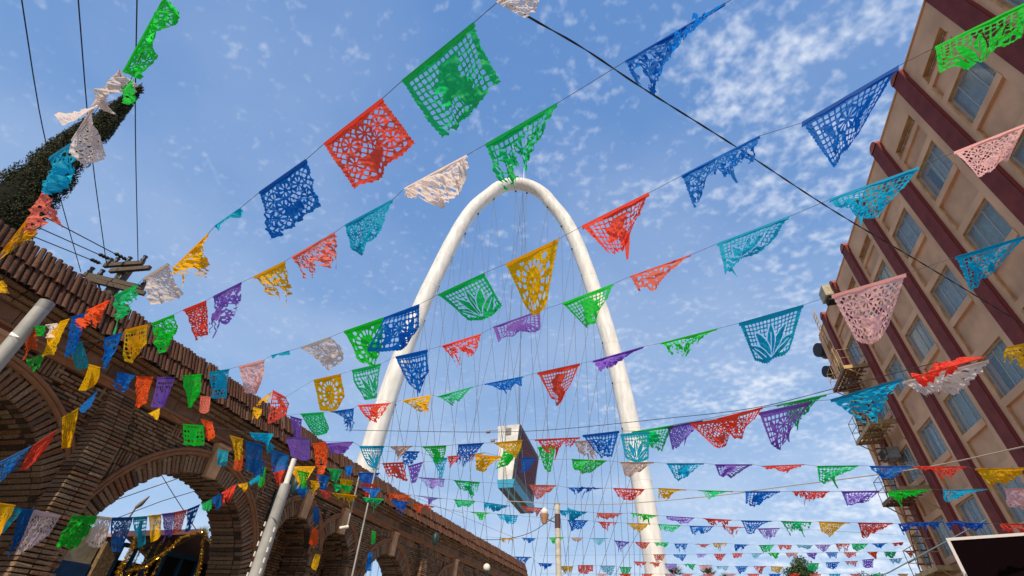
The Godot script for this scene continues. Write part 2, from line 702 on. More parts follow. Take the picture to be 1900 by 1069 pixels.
	while fz < s1 - 0.05:
		var wd := rng.randf_range(0.45, 0.75)
		wd = minf(wd, s1 - fz)
		var fs := st_new()
		box(fs, Vector3.ZERO, Vector3(wd - 0.012, 0.255, 0.13))
		put("frieze_block", done(fs), stone_m[1] if rng.randf() < 0.14 else stone_m[0], t, Transform3D(wall_frame(fz + wd * 0.5), wp(fz + wd * 0.5, 5.108, -0.035 + rng.randf_range(-0.004, 0.004))))
		fz += wd
		fi += 1
	for b in [[5.24, 0.075, 0.11], [5.318, 0.07, 0.18], [5.392, 0.065, 0.25]]:
		var x := s0
		while x < s1 - 0.02:
			brick("brick", brick_mesh(Vector3(0.30, b[1] - 0.012, b[2] + 0.12), 70 + rng.randi() % 7, 0.010), Transform3D(wall_frame(x + 0.15), wp(x + 0.15, b[0] + b[1] * 0.5, (b[2] - 0.12) * 0.5 + rng.randf_range(-0.006, 0.006))))
			x += 0.312
	var top := st_new()
	sweep(top, s0, s1, [Vector2(-0.85, 5.46), Vector2(-0.85, 5.95), Vector2(0.02, 6.02), Vector2(0.20, 5.47)])
	put("eave_core", done(top), mortar, t)
	# clay barrel tiles hanging over the cornice in two rows
	var tile_meshes := []
	for i in 4:
		tile_meshes.append(tile_mesh(i))
	for row in 2:
		var x := s0
		while x < s1:
			var y_top := 6.16 if row == 1 else 5.84
			var fb := wall_frame(x)
			var lean := 0.36 + rng.randf_range(-0.03, 0.03)
			var up := (Vector3.UP * cos(lean) - fb.z * sin(lean)).normalized()
			var nn := fb.x.cross(up).normalized()
			var n_top := 0.06 if row == 1 else 0.155
			brick("roof_tile", tile_meshes[rng.randi() % 4], Transform3D(Basis(fb.x, up, nn).rotated(nn, rng.randf_range(-0.035, 0.035)), wp(x, y_top + rng.randf_range(-0.025, 0.025), n_top)), [7, 8, 9, 7, 8, 8][rng.randi() % 6])
			x += 0.086 + rng.randf_range(-0.004, 0.004)
	lay_bricks(t)

# a tapered half-round clay tile hanging down from its origin
func tile_mesh(sd: int) -> ArrayMesh:
	var st := st_new()
	st.set_smooth_group(1)
	var l := 0.42 + 0.01 * sd
	for k in 5:
		var a := PI * k / 5.0
		var b := PI * (k + 1) / 5.0
		for th in [0.0, 0.014]:
			var r0: float = 0.038 - th * 0.7
			var r1: float = 0.047 - th * 0.7
			var f := func(u: float, r: float, y: float) -> Vector3: return Vector3(-cos(u) * r, y, sin(u) * r * 0.95)
			quad(st, f.call(a, r0, 0), f.call(b, r0, 0), f.call(b, r1, -l), f.call(a, r1, -l))
	st.set_smooth_group(-1)
	for k in 5:
		var a := PI * k / 5.0
		var b := PI * (k + 1) / 5.0
		for e in [[0.038, 0.0], [0.047, -l]]:
			quad(st, Vector3(-cos(a) * e[0], e[1], sin(a) * e[0] * 0.95), Vector3(-cos(b) * e[0], e[1], sin(b) * e[0] * 0.95), Vector3(-cos(b) * (e[0] - 0.010), e[1], sin(b) * (e[0] - 0.010) * 0.95), Vector3(-cos(a) * (e[0] - 0.010), e[1], sin(a) * (e[0] - 0.010) * 0.95))
	return done(st)

# ---------------------------------------------------------------- hotel
func make_hotel() -> void:
	var t := thing("hotel_building", "tan six storey hotel with maroon pilasters and recessed windows", "building")
	var wall := mat("hotel_wall", lin(0.85, 0.470, 0.262), 0.85, 2.0, 0.15, 0.15)
	wall.albedo_texture = noise_tex(0.014, 0.84, 1.0, 6, false, 21)
	var panel_m := mat("hotel_panel", lin(0.80, 0.435, 0.242), 0.85, 2.0, 0.17, 0.15)
	var maroon := mat("hotel_maroon", lin(0.245, 0.036, 0.024), 0.75, 2.0, 0.5, 0.2)
	var cap_m := mat("hotel_cap", lin(0.44, 0.12, 0.085), 0.8, 2.0, 0.5)
	var peach := mat("hotel_trim", lin(0.80, 0.41, 0.175), 0.8, 2.0, 0.6)
	var frame_m := mat("window_aluminium", lin(0.44, 0.44, 0.42), 0.5)
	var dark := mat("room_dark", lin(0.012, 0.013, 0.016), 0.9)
	var iron := mat("iron_bar", lin(0.60, 0.55, 0.48), 0.6)
	var glass := StandardMaterial3D.new()
	glass.resource_name = "window_glass"
	glass.albedo_color = Color(0.75, 0.85, 0.88, 0.10)
	glass.transparency = BaseMaterial3D.TRANSPARENCY_ALPHA
	glass.roughness = 0.03
	glass.metallic_specular = 0.28
	var curtains := [mat("curtain_grey", lin(0.27, 0.285, 0.255), 0.9, 2.0, 0.8), mat("curtain_green", lin(0.20, 0.25, 0.21), 0.9, 2.0, 0.8), mat("curtain_pale", lin(0.34, 0.34, 0.29), 0.9, 2.0, 0.8)]
	var x := 10.12
	var roof := 18.62
	var z_end := -30.0
	var z_start := 17.0
	var r2 := RandomNumberGenerator.new()
	r2.seed = 77
	# bays: pilaster near edge, pitch 3.13
	var st := st_new()
	lohi(st, Vector3(x + 0.5, 0, z_end + 0.02), Vector3(x + 14.0, roof - 0.03, z_start - 0.02))
	put("building_core", done(st), wall, t)
	st = st_new()
	lohi(st, Vector3(x + 0.02, roof - 0.35, z_end), Vector3(x + 0.35, roof, z_start))
	lohi(st, Vector3(x - 0.03, roof, z_end - 0.03), Vector3(x + 0.42, roof + 0.05, z_start))
	put("parapet", done(st), wall, t)
	st = st_new()
	lohi(st, Vector3(x, 0, z_end - 0.25), Vector3(x + 14.0, roof - 0.002, z_end - 0.01))
	put("end_wall", done(st), wall, t)
	for k in range(-9, 6):
		var zn := -11.9 - 3.13 * k
		if zn < z_end:
			continue
		var zf := zn - 0.65
		# pilaster with a rounded head above the roof
		st = st_new()
		lohi(st, Vector3(10.0, 0.0, zf), Vector3(x + 0.3, roof + 0.08, zn))
		put("pilaster", done(st), maroon, t)
		var cs := st_new()
		cs.set_smooth_group(1)
		var segs := 10
		for i in segs:
			var a := PI * i / segs
			var b := PI * (i + 1) / segs
			var f := func(u: float, px: float) -> Vector3: return Vector3(px, roof + 0.08 + sin(u) * 0.30, (zn + zf) * 0.5 + cos(u) * 0.325)
			quad(cs, f.call(a, 9.97), f.call(b, 9.97), f.call(b, x + 0.3), f.call(a, x + 0.3))
			cs.set_smooth_group(-1)
			tri(cs, Vector3(9.97, roof + 0.08, (zn + zf) * 0.5), f.call(a, 9.97), f.call(b, 9.97))
			tri(cs, Vector3(x + 0.3, roof + 0.08, (zn + zf) * 0.5), f.call(a, x + 0.3), f.call(b, x + 0.3))
			cs.set_smooth_group(1)
		put("pilaster_head", done(cs), cap_m, t)
		# a painted line down each side
		var ls := st_new()
		lohi(ls, Vector3(10.03, 0, zn), Vector3(x + 0.1, roof, zn + 0.018))
		put("pilaster_edge", done(ls), mat("hotel_edge", lin(0.25, 0.045, 0.035), 0.8), t)
		var zb := zn - 3.13
		if zb - 0.1 < z_end:
			zb = z_end
		var za := zf
		var w0 := za - 0.47
		var w1 := zb + 0.33
		st = st_new()
		lohi(st, Vector3(x, 0, w0), Vector3(x + 0.5, roof - 0.36, za))
		lohi(st, Vector3(x, 0, zb), Vector3(x + 0.5, roof - 0.36, w1))
		# lintel zones between the openings
		lohi(st, Vector3(x, 17.54, w1), Vector3(x + 0.5, roof - 0.36, w0))
		lohi(st, Vector3(x, 16.88, w1), Vector3(x + 0.5, 17.12, w0))
		for fl in 6:
			var yl := 15.97 - 2.985 * fl
			lohi(st, Vector3(x, yl, w1), Vector3(x + 0.5, yl + 0.26, w0))
			if fl == 5:
				lohi(st, Vector3(x, 0, w1), Vector3(x + 0.5, yl - 1.37, w0))
		put("facade_wall", done(st), wall, t)
		# recessed panels and their peach reveals
		for fl in 6:
			var y0 := 15.97 - 2.985 * fl + 0.26
			var y1 := 16.88 if fl == 0 else 15.97 - 2.985 * (fl - 1) - 1.37 - 0.24
			st = st_new()
			lohi(st, Vector3(x + 0.075, y0, w1), Vector3(x + 0.45, y1, w0))
			put("recessed_panel", done(st), panel_m, t)
			st = st_new()
			lohi(st, Vector3(x - 0.012, y0 + 0.02, w1 - 0.075), Vector3(x + 0.074, y1 - 0.02, w1 + 0.003))
			put("panel_trim", done(st), peach, t)
			if fl > 0:
				var ys := 15.97 - 2.985 * (fl - 1) - 1.37
				st = st_new()
				lohi(st, Vector3(x - 0.025, ys - 0.24, w1 - 0.02), Vector3(x + 0.5, ys, w0 + 0.02))
				put("window_sill", done(st), wall, t)
		# low clerestory window under the roof, barred
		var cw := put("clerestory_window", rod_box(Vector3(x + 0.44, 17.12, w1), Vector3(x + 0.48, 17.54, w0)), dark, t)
		for b in 3:
			put("bar", rod(Vector3(x + 0.14, 17.2 + 0.125 * b, w1), Vector3(x + 0.14, 17.2 + 0.125 * b, w0), 0.012, 6), iron, cw)
		for b in 3:
			var zz := lerpf(w0, w1, (b + 0.6) / 3.2)
			put("bar", rod(Vector3(x + 0.16, 17.12, zz), Vector3(x + 0.16, 17.54, zz), 0.014, 6), iron, cw)
		st = st_new()
		lohi(st, Vector3(x - 0.004, 17.522, w1 + 0.002), Vector3(x + 0.43, 17.538, w0 - 0.002))
		lohi(st, Vector3(x - 0.004, 17.122, w1 + 0.002), Vector3(x + 0.43, 17.52, w1 + 0.018))
		lohi(st, Vector3(x - 0.03, 17.10, w1 - 0.03), Vector3(x + 0.3, 17.117, w0 + 0.03))
		put("clerestory_reveal", done(st), peach, t)
		for fl in 5:
			var yl := 15.97 - 2.985 * fl
			var ys := yl - 1.37
			# reveals: lintel underside and both jambs
			st = st_new()
			lohi(st, Vector3(x - 0.006, yl - 0.016, w1 + 0.002), Vector3(x + 0.10, yl - 0.002, w0 - 0.002))
			lohi(st, Vector3(x - 0.006, ys + 0.002, w1 + 0.002), Vector3(x + 0.10, yl - 0.018, w1 + 0.018))
			lohi(st, Vector3(x - 0.006, ys + 0.002, w0 - 0.018), Vector3(x + 0.10, yl - 0.018, w0 - 0.002))
			lohi(st, Vector3(x - 0.012, ys + 0.02, w1 - 0.075), Vector3(x + 0.004, yl - 0.02, w1 + 0.001))
			put("window_reveal", done(st), peach, t)
			var win := st_new()
			var fx := x + 0.085
			var fw := 0.035
			for e in [[ys + 0.002, ys + fw], [yl - 0.016 - fw, yl - 0.017]]:
				lohi(win, Vector3(fx, e[0], w1 + 0.02), Vector3(fx + 0.05, e[1], w0 - 0.02))
			for zz in [w1 + 0.02, w0 - 0.02 - fw]:
				lohi(win, Vector3(fx, ys + fw, zz), Vector3(fx + 0.05, yl - 0.016 - fw, zz + fw))
			var split := [0.33, 0.70] if (k + fl) % 3 else [0.28, 0.5]
			for q in split:
				var zz := lerpf(w0, w1, q)
				lohi(win, Vector3(fx - 0.004, ys + fw, zz - 0.010), Vector3(fx + 0.054, yl - 0.016 - fw, zz + 0.010))
			var wo := put("window", done(win), frame_m, t)
			put("pane", rod_box(Vector3(fx + 0.022, ys + fw, w1 + 0.05), Vector3(fx + 0.028, yl - 0.05, w0 - 0.05)), glass, wo)
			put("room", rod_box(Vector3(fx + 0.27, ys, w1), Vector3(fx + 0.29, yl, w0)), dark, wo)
			# pleated curtain, sometimes partly drawn
			var open := r2.randf()
			var c0 := w0 - 0.03
			var c1 := w1 + 0.03
			if open < 0.34:
				c1 = lerpf(w0, w1, 0.68)
			elif open < 0.62:
				c0 = lerpf(w0, w1, 0.22)
			var cst := st_new()
			cst.set_smooth_group(1)
			var pl := 90
			for i in pl:
				var a := float(i) / pl
				var b := float(i + 1) / pl
				var fa := fx + 0.14 + 0.006 * sin(a * 44.0 + k) + 0.009 * sin(a * 19.0 + fl)
				var fb := fx + 0.14 + 0.006 * sin(b * 44.0 + k) + 0.009 * sin(b * 19.0 + fl)
				var pa := lerpf(c0, c1, a)
				var pb := lerpf(c0, c1, b)
				quad(cst, Vector3(fa, ys + 0.03, pa), Vector3(fb, ys + 0.03, pb), Vector3(fb, yl - 0.03, pb), Vector3(fa, yl - 0.03, pa))
			put("curtain", done(cst), curtains[r2.randi() % 3], wo)
	make_fire_escape()
	# cooling units hanging on the facade
	var acm := mat("ac_metal", lin(0.45, 0.43, 0.40), 0.6, 2.0, 1.5)
	for i in 2:
		var y: float = [12.75, 9.75][i]
		var o := thing("cooling_unit", ["grey metal air conditioner under the upper fire escape landing", "grey metal air conditioner under the second fire escape landing"][i], "air conditioner", Vector3(9.85, y, -27.0), "air conditioners on the hotel")
		var s := st_new()
		lohi(s, Vector3(-0.35, 0, -0.4), Vector3(0.25, 0.5, 0.4))
		put("casing", done(s), acm, o)
		s = st_new()
		for g in 7:
			lohi(s, Vector3(-0.37, 0.05 + g * 0.06, -0.34), Vector3(-0.352, 0.08 + g * 0.06, 0.34))
		put("grille", done(s), dark, o)
	# round dark sign drums on the far corner
	for i in 2:
		var c := at_z([1526.0, 1541.0][i], [650.0, 690.0][i], -30.9)
		var o := thing("wall_drum", ["dark round pink rimmed sign drum high on hotel corner", "smaller dark round pink rimmed sign drum below the first"][i], "sign", c, "sign drums on the hotel corner")
		var s := st_new()
		tube(s, PackedVector3Array([Vector3(0.15, 0, -0.06), Vector3(-0.3, 0, 0.12)]), [0.46 - 0.1 * i], 18)
		put("drum", done(s), mat("drum_black", lin(0.015, 0.012, 0.015), 0.5), o)
		s = st_new()
		tube(s, PackedVector3Array([Vector3(0.25, 0, -0.1), Vector3(0.15, 0, -0.06)]), [0.56 - 0.1 * i], 18)
		put("rim", done(s), mat("drum_pink", lin(0.30, 0.06, 0.09), 0.5), o)
		s = st_new()
		tube(s, PackedVector3Array([Vector3(0.2, -0.1, 0), Vector3(0.9, -0.2, 0.95)]), [0.05], 6)
		put("bracket", done(s), mat("drum_black", Color.BLACK), o)
	var rb := thing("rooftop_box", "cream metal box cantilevered off the hotel roof edge", "roof box", at_h(1540, 552, 18.3))
	var s2 := st_new()
	lohi(s2, Vector3(-0.3, -0.1, -0.45), Vector3(0.7, 0.6, 0.45))
	put("housing", done(s2), mat("box_cream", lin(0.50, 0.43, 0.30), 0.7, 2.0, 1.0), rb)
	s2 = st_new()
	lohi(s2, Vector3(-0.2, -0.35, -0.3), Vector3(0.7, -0.102, 0.3))
	put("dark_underside", done(s2), mat("box_dark", lin(0.02, 0.016, 0.014), 0.8), rb)

func rod_box(lo: Vector3, hi: Vector3) -> ArrayMesh:
	var st := st_new()
	lohi(st, lo, hi)
	return done(st)

func make_fire_escape() -> void:
	var y_m := mat("escape_yellow", lin(0.62, 0.40, 0.17), 0.6, 2.0, 1.2)
	var rust := mat("escape_rust", lin(0.30, 0.16, 0.085), 0.8, 2.0, 1.5)
	var t := thing("fire_escape", "yellow iron fire escape with ladders on the hotel facade", "fire escape", Vector3(10.0, 0, -26.6))
	for i in 5:
		var y := 13.97 - 2.96 * i
		var deck := st_new()
		for k in 5:
			lohi(deck, Vector3(-1.0 + k * 0.2, y - 0.03, -1.35), Vector3(-0.87 + k * 0.2, y, 1.35))
		lohi(deck, Vector3(-1.02, y - 0.14, 1.36), Vector3(0.1, y + 0.02, 1.42))
		lohi(deck, Vector3(-1.02, y - 0.14, -1.42), Vector3(0.1, y + 0.02, -1.36))
		lohi(deck, Vector3(-1.06, y - 0.14, -1.42), Vector3(-1.01, y + 0.02, 1.42))
		for k in 6:
			lohi(deck, Vector3(-0.99, y - 0.09, -1.2 + k * 0.47), Vector3(0.1, y - 0.035, -1.15 + k * 0.47))
		var d := put("landing", done(deck), rust if i % 2 == 0 else y_m, t)
		var edge := st_new()
		lohi(edge, Vector3(-1.07, y - 0.15, 1.425), Vector3(0.12, y + 0.03, 1.445))
		put("landing_edge", done(edge), y_m, d)
		var rail := st_new()
		for yy in [0.5, 0.98]:
			tube(rail, PackedVector3Array([Vector3(0.05, y + yy, 1.39), Vector3(-1.03, y + yy, 1.39), Vector3(-1.03, y + yy, -1.39), Vector3(0.05, y + yy, -1.39)]), [0.016], 6)
		for q in [Vector3(-1.03, y, 1.39), Vector3(-1.03, y, 0.45), Vector3(-1.03, y, -0.45), Vector3(-1.03, y, -1.39)]:
			tube(rail, PackedVector3Array([q, q + Vector3.UP * 0.98]), [0.016], 6)
		put("railing", done(rail), y_m, t)
		for e in [1.39, -1.39]:
			put("brace", rod(Vector3(-0.98, y - 0.08, e), Vector3(0.1, y - 0.95, e), 0.028, 6), y_m, t)
		if i < 4:
			var lad := st_new()
			var a := Vector3(-0.65, y - 2.96, -1.0)
			var b := Vector3(-0.65, y, 0.6)
			for off in [-0.22, 0.22]:
				tube(lad, PackedVector3Array([a + Vector3(off, 0, 0), b + Vector3(off, 0, 0)]), [0.024], 6)
			for k in 12:
				var p := a.lerp(b, (k + 0.5) / 12.0)
				lohi(lad, p + Vector3(-0.22, -0.012, -0.09), p + Vector3(0.22, 0.012, 0.09))
			put("stair_flight", done(lad), rust, t)
	var lad2 := st_new()
	for off in [0.0, 0.45]:
		tube(lad2, PackedVector3Array([Vector3(-0.5, 13.97, -1.1 + off), Vector3(-0.5, 18.9, -1.1 + off)]), [0.03], 6)
	for k in 16:
		tube(lad2, PackedVector3Array([Vector3(-0.5, 14.2 + k * 0.3, -1.1), Vector3(-0.5, 14.2 + k * 0.3, -0.65)]), [0.016], 5)
	put("roof_ladder", done(lad2), y_m, t)

# ---------------------------------------------------------------- monumental arch
var arch_half := [Vector2(0, 61.6), Vector2(2.0, 61.1), Vector2(3.7, 59.8), Vector2(4.8, 58.1), Vector2(6.9, 54.7), Vector2(8.45, 50.5), Vector2(9.8, 45.2), Vector2(10.5, 41.9), Vector2(11.75, 35.8), Vector2(12.7, 29.5), Vector2(13.4, 23.4), Vector2(13.85, 17.5), Vector2(14.1, 12.3), Vector2(14.3, 6.0), Vector2(14.4, 0.0)]

func arch_at(lx: float, y: float) -> Vector3:
	var o := Vector3(-16.13, 0, -45.0)
	return o + Vector3(cos(deg_to_rad(28.0)), 0, -sin(deg_to_rad(28.0))) * lx + Vector3.UP * y

func arch_x(y: float) -> float:
	for i in arch_half.size() - 1:
		if y <= arch_half[i].y and y >= arch_half[i + 1].y:
			return lerpf(arch_half[i].x, arch_half[i + 1].x, (arch_half[i].y - y) / (arch_half[i].y - arch_half[i + 1].y))
	return 0.0

func make_arch() -> void:
	var white := mat("arch_white", lin(0.86, 0.845, 0.81), 0.5, 2.0, 0.12)
	white.albedo_texture = noise_tex(0.018, 0.80, 1.0, 6, false, 12)
	white.uv1_scale = Vector3(0.30, 0.07, 0.30)
	var t := thing("monumental_arch", "tall white steel tube arch standing beyond the arcade", "arch")
	var c := Curve3D.new()
	for i in range(arch_half.size() - 1, 0, -1):
		c.add_point(arch_at(-arch_half[i].x, arch_half[i].y))
	for i in arch_half.size():
		c.add_point(arch_at(arch_half[i].x, arch_half[i].y))
	for i in range(1, c.point_count - 1):
		var d := (c.get_point_position(i + 1) - c.get_point_position(i - 1))
		var l := minf(c.get_point_position(i).distance_to(c.get_point_position(i + 1)), c.get_point_position(i).distance_to(c.get_point_position(i - 1))) * 0.33
		c.set_point_in(i, -d.normalized() * l)
		c.set_point_out(i, d.normalized() * l)
	c.bake_interval = 0.6
	var total := c.get_baked_length()
	# steel segments welded end to end, each a part
	var segs := 24
	for s in segs:
		var pts := PackedVector3Array()
		for k in 9:
			pts.append(c.sample_baked(total * (s + k / 8.0) / segs, true))
		var st := st_new()
		tube(st, pts, [1.05], 28, false)
		put("tube_segment", done(st), white, t)
		if s > 0:
			var p := c.sample_baked(total * s / segs, true)
			var q := c.sample_baked(total * s / segs + 0.05, true)
			var ws := st_new()
			tube(ws, PackedVector3Array([p, q]), [1.056], 28, false)
			put("weld_seam", done(ws), mat("weld", lin(0.62, 0.59, 0.54), 0.6), t)
	var sp := st_new()
	tube(sp, PackedVector3Array([arch_at(0.3, 62.1), arch_at(0.3, 65.8)]), [0.10, 0.04], 8)
	ball(sp, arch_at(0.3, 65.8), Vector3.ONE * 0.14, 6)
	put("lightning_rod", done(sp), mat("arch_white", Color.WHITE), t)
	# stays: two cables from every eye under the tube
	var cable_m := mat("steel_cable", lin(0.13, 0.15, 0.19), 0.5)
	var eye_m := mat("cable_eye", lin(0.05, 0.05, 0.05), 0.6)
	var ys := [60.0, 57.4, 53.5, 49.0, 43.8, 38.5, 33.0, 27.5, 22.0, 17.0, 12.0]
	for side in [-1.0, 1.0]:
		for i in ys.size():
			var y: float = ys[i]
			var lx: float = side * (arch_x(y) - 0.95)
			if i == 0:
				lx = side * 0.9
			var a := arch_at(lx, y - (0.35 if i < 4 else 0.0))
			var e := st_new()
			ball(e, a, Vector3.ONE * 0.17, 6)
			put("cable_eye", done(e), eye_m, t)
			put("stay_cable", rod(a, arch_at(lx - side * (0.4 + 0.12 * i), 1.0), 0.024, 5), cable_m, t)
			put("stay_cable", rod(a, arch_at(lx - side * (7.5 + 0.5 * (i % 3)), 1.0), 0.024, 5), cable_m, t)
	# the screen box hung in the arch
	var b := thing("screen_box", "white wedge shaped screen box with teal base hung in the arch", "video screen")
	var wp_ := [Vector3(-17.68, 21.1, -45.0), Vector3(-15.21, 21.1, -45.0), Vector3(-15.83, 15.5, -45.0), Vector3(-17.3, 15.5, -45.0)]
	var back := Vector3(-0.95, 0, -10.2)
	var hs := st_new()
	hexa(hs, [wp_[3], wp_[2], wp_[2] + back, wp_[3] + back, wp_[0], wp_[1], wp_[1] + back, wp_[0] + back])
	put("box_body", done(hs), mat("screen_white", lin(0.80, 0.79, 0.76), 0.6, 2.0, 0.2), b)
	var out: Vector3 = (wp_[1] - wp_[2]).cross(back).normalized()
	if out.x < 0:
		out = -out
	var face := func(u: float, v: float, n: float) -> Vector3: return wp_[2].lerp(wp_[1], v) + back * u + out * n
	hs = st_new()
	hexa(hs, [face.call(0.0, 0.0, 0.01), face.call(0.0, 0.0, 0.12), face.call(1.0, 0.0, 0.12), face.call(1.0, 0.0, 0.01), face.call(0.0, 1.0, 0.01), face.call(0.0, 1.0, 0.12), face.call(1.0, 1.0, 0.12), face.call(1.0, 1.0, 0.01)])
	put("screen_bezel", done(hs), mat("screen_bezel", lin(0.030, 0.020, 0.018), 0.5), b)
	hs = st_new()
	hexa(hs, [face.call(0.12, 0.16, 0.122), face.call(0.12, 0.16, 0.15), face.call(0.97, 0.16, 0.15), face.call(0.97, 0.16, 0.122), face.call(0.12, 0.93, 0.122), face.call(0.12, 0.93, 0.15), face.call(0.97, 0.93, 0.15), face.call(0.97, 0.93, 0.122)])
	put("screen", done(hs), mat("screen_picture", lin(0.150, 0.050, 0.075), 0.85, 2.0, 0.35), b)
	hs = st_new()
	hexa(hs, [Vector3(-17.25, 14.7, -44.95), Vector3(-15.7, 14.7, -44.95), Vector3(-15.7, 14.7, -44.95) + back, Vector3(-17.25, 14.7, -44.95) + back, Vector3(-17.4, 15.49, -44.95), Vector3(-15.55, 15.49, -44.95), Vector3(-15.55, 15.49, -44.95) + back, Vector3(-17.4, 15.49, -44.95) + back])
	put("teal_base", done(hs), mat("screen_teal", lin(0.035, 0.29, 0.46), 0.5), b)
	hs = st_new()
	for q in [[-17.2, -16.75], [-16.3, -15.75]]:
		hexa(hs, [Vector3(q[0], 14.66, -45.3), Vector3(q[1], 14.66, -45.3), Vector3(q[1], 14.66, -45.3) + back * 0.96, Vector3(q[0], 14.66, -45.3) + back * 0.96, Vector3(q[0], 14.69, -45.3), Vector3(q[1], 14.69, -45.3), Vector3(q[1], 14.69, -45.3) + back * 0.96, Vector3(q[0], 14.69, -45.3) + back * 0.96])
	put("dark_underside", done(hs), mat("screen_bezel", Color.BLACK), b)
	hs = st_new()
	box(hs, Vector3(-16.42, 20.4, -44.98), Vector3(0.62, 0.75, 0.08))
	put("vent", done(hs), mat("vent_grey", lin(0.22, 0.21, 0.20), 0.7), b)
	for i in 6:
		hs = st_new()
		box(hs, Vector3(-16.42, 20.12 + i * 0.115, -44.92), Vector3(0.56, 0.03, 0.04))
		put("vent_slat", done(hs), mat("vent_slat", lin(0.40, 0.39, 0.37), 0.7), b)
	for q in [[Vector3(-18.9, 20.8, -45.3), Vector3(-17.6, 20.9, -45.5)], [Vector3(-18.3, 19.8, -45.3), Vector3(-17.6, 19.85, -45.5)]]:
		hs = st_new()
		tube(hs, PackedVector3Array([q[0], q[1]]), [0.035], 5)
		box(hs, q[0] + Vector3(0, -0.12, 0), Vector3(0.42, 0.2, 0.3))
		put("floodlight", done(hs), mat("flood_grey", lin(0.25, 0.22, 0.2), 0.6), b)
	for q in [wp_[0], wp_[1], wp_[0] + back, wp_[1] + back]:
		put("hanger_cable", rod(q, arch_at(0.2, 60.0), 0.03, 5), cable_m, b)

# ---------------------------------------------------------------- cut-paper flags
var colours := {
	"o": ["orange", Color8(250, 96, 38)], "G": ["lime", Color8(26, 190, 52)], "g": ["emerald", Color8(14, 165, 86)], "w": ["white", Color8(245, 232, 226)],
	"y": ["yellow", Color8(250, 194, 16)], "b": ["blue", Color8(4, 96, 174)], "d": ["navy", Color8(8, 66, 132)], "t": ["teal", Color8(12, 160, 192)],
	"c": ["turquoise", Color8(130, 195, 215)], "r": ["red", Color8(252, 84, 62)], "s": ["salmon", Color8(238, 124, 104)], "k": ["pink", Color8(248, 192, 190)],
	"p": ["purple", Color8(106, 72, 152)], "v": ["violet", Color8(138, 116, 178)], "e": ["beige", Color8(228, 196, 178)], "l": ["lilac", Color8(216, 202, 216)]}
var cuts_named := ["lattice", "flower cut", "sun face", "lace cut", "leaf cut", "crumpled", "rolled", "bunched"]
var sheet_cache := {}
var said := {}

func sq(x: float) -> float:
	return x * x

